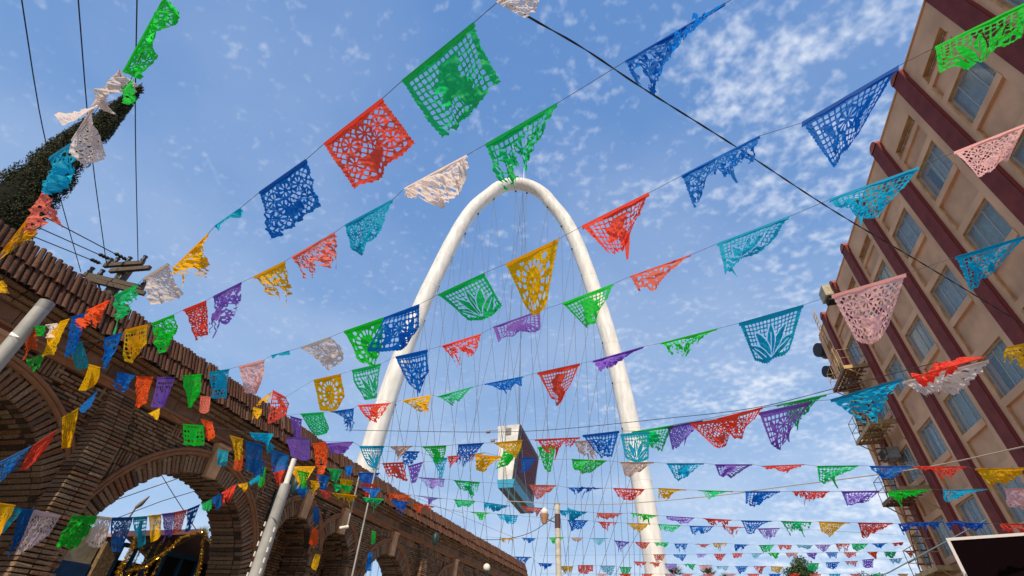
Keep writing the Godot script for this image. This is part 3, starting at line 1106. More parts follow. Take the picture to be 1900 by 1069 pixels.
func pattern_field(p: int, u: float, v: float, cell: float, tear: int, sd: int) -> float:
	var x := u * 1.35
	var y := v
	var inset_x := 0.020 * absf(sin(y * 44.0))
	var inset_y := 0.028 * absf(sin(x * 33.0))
	var outer := minf(minf(x - inset_x, 1.35 - x - inset_x), 1.0 - y - inset_y) + 0.004
	var rim := maxf(maxf(0.085 - x, x - 1.265), maxf(0.10 - y, y - 0.905))
	var fx := fposmod(x / cell, 1.0)
	var fy := fposmod(y / cell, 1.0)
	var bar := 0.15 if cell < 0.15 else 0.2
	var grid := maxf(bar - (0.5 - absf(fx - 0.5)), bar - (0.5 - absf(fy - 0.5))) * cell
	var inner := grid
	var cx := x - 0.675
	var cy := y - 0.52
	match p:
		0 when sd >= 3:
			# a bouquet: one large rosette over four leaves
			var r := sqrt(sq(cx) + sq(cy + 0.08))
			var th := atan2(cy + 0.08, cx)
			if r < 0.235:
				inner = minf(0.23 - r, maxf(maxf(0.06 - r, r - 0.185), 0.04 * (0.3 - cos(10.0 * th))))
			for q in [[-0.30, 0.16, 0.6], [0.30, 0.16, -0.6], [-0.36, -0.12, -0.5], [0.36, -0.12, 0.5]]:
				var a: float = (cx - q[0]) * cos(q[2]) + (cy - q[1]) * sin(q[2])
				var b: float = -(cx - q[0]) * sin(q[2]) + (cy - q[1]) * cos(q[2])
				inner = maxf(inner, 0.07 * (1.0 - sq(a / 0.07) - sq(b / 0.17)))
			inner = maxf(inner, minf(0.05 - absf(cx + 0.06 * sin(cy * 9.0)), minf(cy - 0.1, 0.42 - cy)))
		0:
			# a bird with an open wing
			var a := cx * 0.87 + cy * 0.5
			var b := -cx * 0.5 + cy * 0.87
			var body := 0.16 * (1.0 - sq(a / 0.36) - sq(b / 0.13))
			var wing := minf(0.20 - absf(cx + 0.10 + cy * 0.6), 0.26 - absf(cy + 0.10))
			if wing > 0.0:
				wing = minf(wing, 0.022 - (0.5 - absf(fposmod((cx * 0.5 + cy) * 13.0, 1.0) - 0.5)) * -0.06 - 0.018)
			var tail := minf(0.10 - absf(cy - 0.22 - cx * 0.4), 0.2 - absf(cx - 0.22))
			inner = maxf(grid, maxf(body, maxf(wing, tail)))
		1:
			var g2 := fposmod((x + y) / cell * 0.75, 1.0)
			var g3 := fposmod((x - y) / cell * 0.75, 1.0)
			inner = maxf(bar - (0.5 - absf(g2 - 0.5)), bar - (0.5 - absf(g3 - 0.5))) * cell
			for q in [[0.30, 0.34], [0.62, 0.26], [0.96, 0.30], [0.26, 0.68], [1.08, 0.62], [0.45, 0.52]]:
				var dx: float = x - q[0]
				var dy: float = y - q[1]
				var r := sqrt(dx * dx + dy * dy)
				if r < 0.175:
					var pet := 0.03 * (0.25 - cos(8.0 * atan2(dy, dx)))
					inner = minf(0.17 - r, maxf(maxf(0.045 - r, r - 0.13), pet))
			var vase := minf(0.22 - absf(cx - 0.03) * (0.7 + cy), minf(0.40 - y + 0.45, y - 0.56))
			inner = maxf(inner, vase)
		2:
			var r := sqrt(cx * cx + cy * cy)
			var th := atan2(cy, cx)
			inner = 0.03
			if r > 0.26 and r < 0.42:
				inner = maxf(maxf(0.285 - r, r - 0.395), 0.05 * (-0.15 - cos(18.0 * th)))
			elif r >= 0.42:
				inner = maxf(maxf(0.46 - r, r - 0.56), 0.06 * (0.1 - cos(14.0 * th + 1.0)))
			else:
				for q in [[-0.09, -0.06], [0.09, -0.06]]:
					inner = minf(inner, sqrt(sq((cx - q[0]) / 1.5) + sq(cy - q[1])) - 0.022)
				inner = minf(inner, sqrt(sq(cx / 2.6) + sq(cy - 0.11)) - 0.018)
				inner = minf(inner, sqrt(sq(cx * 1.6) + sq((cy - 0.02) / 1.6)) - 0.018)
		3, 7:
			var k := maxf(0.20, cell * 1.9)
			var row := floorf(y / k)
			var lx := fposmod(x / k + 0.5 * fposmod(row, 2.0), 1.0) - 0.5
			var ly := fposmod(y / k, 1.0) - 0.5
			var r := sqrt(lx * lx + ly * ly)
			var th := atan2(ly, lx)
			inner = maxf(maxf(0.14 - r, r - 0.37), 0.10 * (0.0 - cos(6.0 * th + row))) * k
			inner = minf(inner, (sqrt(sq(absf(lx) - 0.5) + sq(absf(ly) - 0.5)) - 0.15) * k)
		4:
			for i in 5:
				var ang := -1.05 + 0.525 * i
				var dx := cx
				var dy := y - 0.95
				var a := dx * sin(ang) - dy * cos(ang)
				var b := dx * cos(ang) + dy * sin(ang)
				if a > 0.0 and a < 0.74:
					var wdt := 0.098 * sin(PI * a / 0.74) + 0.012
					var leaf := wdt - absf(b)
					if i % 2 == 0 and a > 0.2 and a < 0.6:
						leaf = minf(leaf, absf(b) - 0.014)
					if leaf > -0.03:
						inner = leaf if leaf > 0.0 else maxf(leaf, grid - 0.04)
		5:
			var k := maxf(0.20, cell * 1.6)
			var lx := fposmod(x / k, 1.0) - 0.5
			var ly := fposmod(y / k + 0.3 * sin(x * 4.0), 1.0) - 0.5
			inner = (sqrt(sq(lx * 0.75) + sq(ly * 1.7)) - 0.20) * k
		_:
			inner = 0.05
	var d := minf(outer, maxf(rim, inner))
	if tear > 0:
		# torn along the cut cells, so the edge steps and snags
		var col := floorf((x + 0.03 * sin(y * 23.0)) / 0.118)
		var h := fposmod(sin(col * 12.9898 + sd * 4.1414) * 43758.5453, 1.0)
		var edge := 1.03 - (0.02 + 0.10 * h * h if tear == 1 else 0.06 + 0.50 * h * h) - 0.03 * noise.get_noise_2d(x * 900.0, sd * 31.0)
		d = minf(d, edge - y)
		if tear > 1 and y > 0.2:
			d = minf(d, 0.30 * (0.36 - noise.get_noise_2d(x * 260.0 - sd * 91.0, y * 260.0 + 40.0)))
	return d

# the cut sheet in its own plane: points and triangles along the zero line of the pattern
func cut_sheet(p: int, nx: int, ny: int, tear: int, sd: int) -> Array:
	var key := "%d %d %d %d" % [p, nx, tear, sd]
	if sheet_cache.has(key):
		return sheet_cache[key]
	var cell := clampf(3.6 / ny, (0.084 if ny > 50 else 0.100) + 0.009 * (sd % 3), 0.29)
	var val := PackedFloat32Array()
	val.resize((nx + 1) * (ny + 1))
	for j in ny + 1:
		for i in nx + 1:
			val[j * (nx + 1) + i] = pattern_field(p, (float(i) / nx) if sd % 2 == 0 else 1.0 - float(i) / nx, float(j) / ny, cell, tear, sd)
	var pts := PackedVector2Array()
	var idx := PackedInt32Array()
	var at_grid := PackedInt32Array()
	at_grid.resize((nx + 1) * (ny + 1))
	at_grid.fill(-1)
	var at_edge := {}
	for j in ny:
		for i in nx:
			var c := [j * (nx + 1) + i, j * (nx + 1) + i + 1, (j + 1) * (nx + 1) + i + 1, (j + 1) * (nx + 1) + i]
			var poly := PackedInt32Array()
			for k in 4:
				var a: int = c[k]
				var b: int = c[(k + 1) % 4]
				var va := val[a]
				var vb := val[b]
				if va > 0.0:
					if at_grid[a] < 0:
						at_grid[a] = pts.size()
						pts.append(Vector2(float(a % (nx + 1)) / nx, float(a / (nx + 1)) / ny))
					poly.append(at_grid[a])
				if (va > 0.0) != (vb > 0.0):
					var e := mini(a, b) * 100000 + maxi(a, b)
					if not at_edge.has(e):
						at_edge[e] = pts.size()
						var t := va / (va - vb)
						var pa := Vector2(float(a % (nx + 1)) / nx, float(a / (nx + 1)) / ny)
						var pb := Vector2(float(b % (nx + 1)) / nx, float(b / (nx + 1)) / ny)
						pts.append(pa.lerp(pb, t))
					poly.append(at_edge[e])
			for k in range(1, poly.size() - 1):
				idx.append(poly[0])
				idx.append(poly[k])
				idx.append(poly[k + 1])
	sheet_cache[key] = [pts, idx]
	return sheet_cache[key]

func paper(code: String, fade := 0) -> StandardMaterial3D:
	var key := "paper_%s_%d" % [code, fade]
	if mats.has(key):
		return mats[key]
	var c: Color = colours[code][1]
	c = c.lerp(Color(0.80, 0.76, 0.72), [0.0, 0.03, 0.08][fade])
	c = c.darkened([0.0, 0.10, 0.0][fade])
	var m := mat(key, c, 0.55)
	m.metallic_specular = 0.3
	m.backlight_enabled = true
	var lc := c.srgb_to_linear()
	var top := maxf(lc.r, maxf(lc.g, lc.b))
	m.backlight = Color(lc.r / top * 0.98, lc.g / top * 0.98, lc.b / top * 0.98).linear_to_srgb() if code != "w" and code != "e" else lc.linear_to_srgb()
	m.normal_enabled = true
	m.normal_texture = tex_fine
	m.normal_scale = 0.6
	m.uv1_scale = Vector3(1.3, 1.0, 1.0)
	return m

# where the lower corner hangs: on the line of sight, one flag height from the upper corner
func hang(top: Vector3, x: float, y: float, reach: float) -> Vector3:
	var r := ray(x, y)
	var o := EYE - top
	var a := r.dot(r)
	var b := 2.0 * r.dot(o)
	var c := o.dot(o) - reach * reach
	var disc := b * b - 4.0 * a * c
	if disc <= 0.0:
		return EYE + r * (-b / (2.0 * a))
	var want := Vector3(0.12, -0.36, -0.22)
	var best := Vector3.ZERO
	var least := 1e9
	for s in [-1.0, 1.0]:
		var q: Vector3 = EYE + r * ((-b + s * sqrt(disc)) / (2.0 * a))
		if (q - top - want).length() < least:
			least = (q - top - want).length()
			best = q
	return best

func make_flag(v: Array, dl: float, dr: float, code: String, pat: int, tear: int, sd: int, force_fold: bool, label: String, group: String) -> void:
	var tl := at(v[0], v[1], dl)
	var tr := at(v[2], v[3], dr)
	var width := tl.distance_to(tr)
	var tall := width * 0.74
	var long_px := maxf(Vector2(v[2] - v[0], v[3] - v[1]).length(), Vector2(v[4] - v[0], v[5] - v[1]).length())
	tall = clampf(tall, 0.30, FLAG_H)
	var reach_l := clampf(Vector2(v[4] - v[0], v[5] - v[1]).length() * dl / FOCAL * 2.4 + 0.05, 0.08, tall)
	var reach_r := clampf(Vector2(v[6] - v[2], v[7] - v[3]).length() * dr / FOCAL * 2.4 + 0.05, 0.08, tall)
	var bl := hang(tl, v[4], v[5], reach_l)
	var br := hang(tr, v[6], v[7], reach_r)
	var o := (tl + tr) * 0.5
	var t := thing("paper_flag", label, "flag", o, group)
	var r := RandomNumberGenerator.new()
	r.seed = 1000 + sd
	var nx := 60
	var ny := 46
	if long_px > 105.0:
		nx = 88
		ny = 66
	if long_px < 40.0:
		nx = 22
		ny = 16
	elif long_px < 78.0:
		nx = 38
		ny = 28
	var sheet := cut_sheet(pat, nx, ny, tear, sd % 6)
	var flat: PackedVector2Array = sheet[0]
	var nrm := (tr - tl).cross(bl - tl).normalized()
	var phase := r.randf() * TAU
	var phase2 := r.randf() * TAU
	var amp := width * (0.055 + 0.055 * r.randf()) * (1.5 if pat == 5 or tear > 1 else 1.0)
	var crush := width * (0.10 if pat == 5 else 0.022 + 0.030 * tear)
	var droop := tall * r.randf_range(-0.05, 0.22)
	var verts := PackedVector3Array()
	var uvs := PackedVector2Array()
	verts.resize(flat.size())
	var ns := sd * 13.7
	# a corner that the wind has folded back over the sheet
	var fold_side := 0.0
	var fold_n := Vector2.ZERO
	var fold_d := 0.0
	var folded := r.randf()
	if force_fold or (folded < 0.5 and pat < 5 and long_px > 44.0 and long_px < 105.0):
		fold_side = 1.0 if r.randf() < 0.5 else -1.0
		var fa := r.randf_range(0.35, 1.15)
		fold_n = Vector2(cos(fa) * (1.0 if r.randf() < 0.7 else -1.0), sin(fa))
		fold_d = r.randf_range(0.20, 0.38)
	# some hang gathered and twisted
	var pinch := 0.0
	var pin_at := r.randf_range(0.3, 0.7)
	var gathered := r.randf()
	if gathered < 0.34 and fold_side == 0.0 and pat != 6 and long_px < 118.0:
		pinch = r.randf_range(0.25, 0.6)
		amp *= 1.9
	for i in flat.size():
		var u := flat[i].x
		var w := flat[i].y
		var lift := 0.0
		u = pin_at + (u - pin_at) * (1.0 - pinch * pow(w, 1.3))
		if fold_side != 0.0:
			var corner := Vector2(1.0 if fold_n.x > 0.0 else 0.0, 1.0)
			var sdist := (flat[i] - corner).dot(fold_n) + fold_d
			if sdist > 0.0:
				u -= 2.0 * sdist * fold_n.x
				w -= 2.0 * sdist * fold_n.y
				lift = fold_side * width * minf(0.035, 0.35 * sdist) * (1.0 + 2.0 * sdist)
		var p := tl.lerp(tr, u).lerp(bl.lerp(br, u), w)
		p += nrm * lift
		var free := w * (1.0 - 0.35 * w)
		p += nrm * (amp * free * sin(u * 6.5 + phase + w * 1.5) + amp * 0.5 * free * sin(u * 14.0 + w * 4.0 + phase2))
		p += nrm * (crush * minf(1.0, w * 2.5) * (noise.get_noise_3d(u * 120.0 + ns, w * 90.0, ns * 3.0) * 0.6 + 0.45 - absf(noise.get_noise_3d(u * 190.0 - ns, w * 150.0, ns)) * 1.7))
		p += (bl - tl + br - tr).normalized() * (droop * w * sin(u * PI) + crush * 0.35 * w * noise.get_noise_3d(u * 130.0, ns, w * 60.0))
		verts[i] = p - o
		uvs.append(Vector2(u + sd * 0.37, w + sd * 0.19))
	var arr := []
	arr.resize(Mesh.ARRAY_MAX)
	arr[Mesh.ARRAY_VERTEX] = verts
	arr[Mesh.ARRAY_TEX_UV] = uvs
	arr[Mesh.ARRAY_INDEX] = sheet[1]
	var am := ArrayMesh.new()
	am.add_surface_from_arrays(Mesh.PRIMITIVE_TRIANGLES, arr)
	var st := SurfaceTool.new()
	st.create_from(am, 0)
	st.generate_normals()
	var m := paper(code, r.randi() % 3)
	put("sheet", st.commit(), m, t)
	# the fold that is glued over the string
	var hs := st_new()
	hs.set_smooth_group(1)
	var seg := 8
	var dn := (bl - tl + br - tr).normalized()
	for i in seg:
		for side in [-1.0, 1.0]:
			var a := tl.lerp(tr, float(i) / seg) - o
			var b := tl.lerp(tr, float(i + 1) / seg) - o
			var dep := width * (0.045 if pat != 6 else 0.075)
			var da: Vector3 = dn * dep * (1.0 + 0.25 * sin(i * 2.3 + sd)) + nrm * side * 0.006
			var db: Vector3 = dn * dep * (1.0 + 0.25 * sin((i + 1) * 2.3 + sd)) + nrm * side * 0.006
			quad(hs, a + nrm * side * 0.004 - dn * 0.004, b + nrm * side * 0.004 - dn * 0.004, b + db, a + da)
	put("hem", done(hs), m, t)
	# shreds that hang from a torn sheet
	if tear > 0 and long_px > 24.0:
		var count := tear - 1 + (1 if r.randf() < 0.35 else 0)
		for k in count:
			var u := r.randf_range(0.08, 0.9)
			var w := r.randf_range(0.6, 0.9)
			var p := tl.lerp(tr, u).lerp(bl.lerp(br, u), w) - o
			var dir := (bl.lerp(br, u) - tl.lerp(tr, u)).normalized()
			var ss := st_new()
			ss.set_smooth_group(1)
			var half := r.randf_range(0.010, 0.028)
			var prev := p
			var sx := (tr - tl).normalized()
			var steps := 7
			var step := tall * r.randf_range(0.035, 0.085)
			var bend := r.randf_range(-0.5, 0.5)
			for i in steps:
				dir = (dir + Vector3(bend * 0.35, -0.30, -0.10 + 0.2 * r.randf()) * 0.6).normalized()
				var nxt := prev + dir * step
				var wa := half * (1.0 - 0.6 * i / steps)
				var wb := half * (1.0 - 0.6 * (i + 1) / steps)
				var s2 := (sx + nrm * r.randf_range(-0.5, 0.5)).normalized()
				quad(ss, prev - sx * wa, prev + sx * wa, nxt + s2 * wb, nxt - s2 * wb)
				sx = s2
				prev = nxt
			put("torn_strip", done(ss), m, t)

func article(c: String) -> String:
	return c

func make_bunting() -> void:
	var cord := mat("bunting_cord", lin(0.085, 0.080, 0.075), 0.9)
	var sd := 0
	for block in BUNTING.split("@", false):
		var rows := block.strip_edges().split("\n", false)
		if rows.size() < 2:
			continue
		var head := rows[0].split("|")
		var phrase: String = head[1]
		var da := float(head[2])
		var db := float(head[3])
		var pre := head[4].split_floats(" ")
		var post := head[5].split_floats(" ")
		var list := []
		for i in range(1, rows.size()):
			var w := rows[i].split(" ", false)
			var v := []
			for k in 8:
				v.append(float(w[k]))
			list.append([v, w[8], int(w[9]), int(w[10]), w.size() > 11])
		var xa: float = 1e9
		var xb: float = -1e9
		for l in list:
			xa = minf(xa, l[0][0])
			xb = maxf(xb, l[0][2])
		var depth := func(x: float) -> float: return 1.0 / (1.0 / da + (1.0 / db - 1.0 / da) * (x - xa) / (xb - xa))
		# the string itself
		var path := PackedVector3Array()
		var last := -1e9
		if pre.size() > 1:
			path.append(at(pre[0], pre[1], depth.call(pre[0])))
			last = pre[0]
		for l in list:
			for k in [0, 2]:
				if l[0][k] > last + 3.0:
					last = l[0][k]
					path.append(at(l[0][k], l[0][k + 1], depth.call(last)))
		if post.size() > 1:
			path.append(at(post[0], post[1], depth.call(post[0])))
			# strings that leave the view run on to the hotel front
			var run := path[path.size() - 1] - path[path.size() - 2]
			if (post[0] > 1900.0 or post[1] < 0.0) and run.x > 0.01:
				var k := (10.02 - path[path.size() - 1].x) / run.x
				path.append(path[path.size() - 1] + Vector3(run.x, clampf(run.y, -0.3 * run.x, 0.3 * run.x), clampf(run.z, -run.x, run.x)) * k)
		var st := st_new()
		tube(st, path, [0.0020 if minf(da, db) < 5.0 else 0.0030], 5)
		var so := put("bunting_string", done(st), cord)
		tag(so, "thin cord of " + phrase + " of paper flags over the street", "string", "strings of the paper flags")
		for i in list.size():
			var l: Array = list[i]
			var me: String = colours[l[1]][0]
			var bits := [["", "frayed ", "torn "][l[3]] + me + " " + cuts_named[l[2]] + " paper flag"]
			var bef: String = colours[list[i - 1][1]][0] if i > 0 else ""
			var aft: String = colours[list[i + 1][1]][0] if i < list.size() - 1 else ""
			var label: String = bits[0]
			if bef and aft:
				label += " between " + bef + " and " + aft + " on " + phrase
			elif aft:
				label += " starting " + phrase + ", next to " + aft
			else:
				label += " ending " + phrase + ", next to " + bef
			if said.has(label):
				print("SAME LABEL: ", label)
			said[label] = true
			make_flag(l[0], depth.call(l[0][0]), depth.call(l[0][2]), l[1], l[2], l[3], sd, l[4], label, "paper flags on " + phrase)
			sd += 1

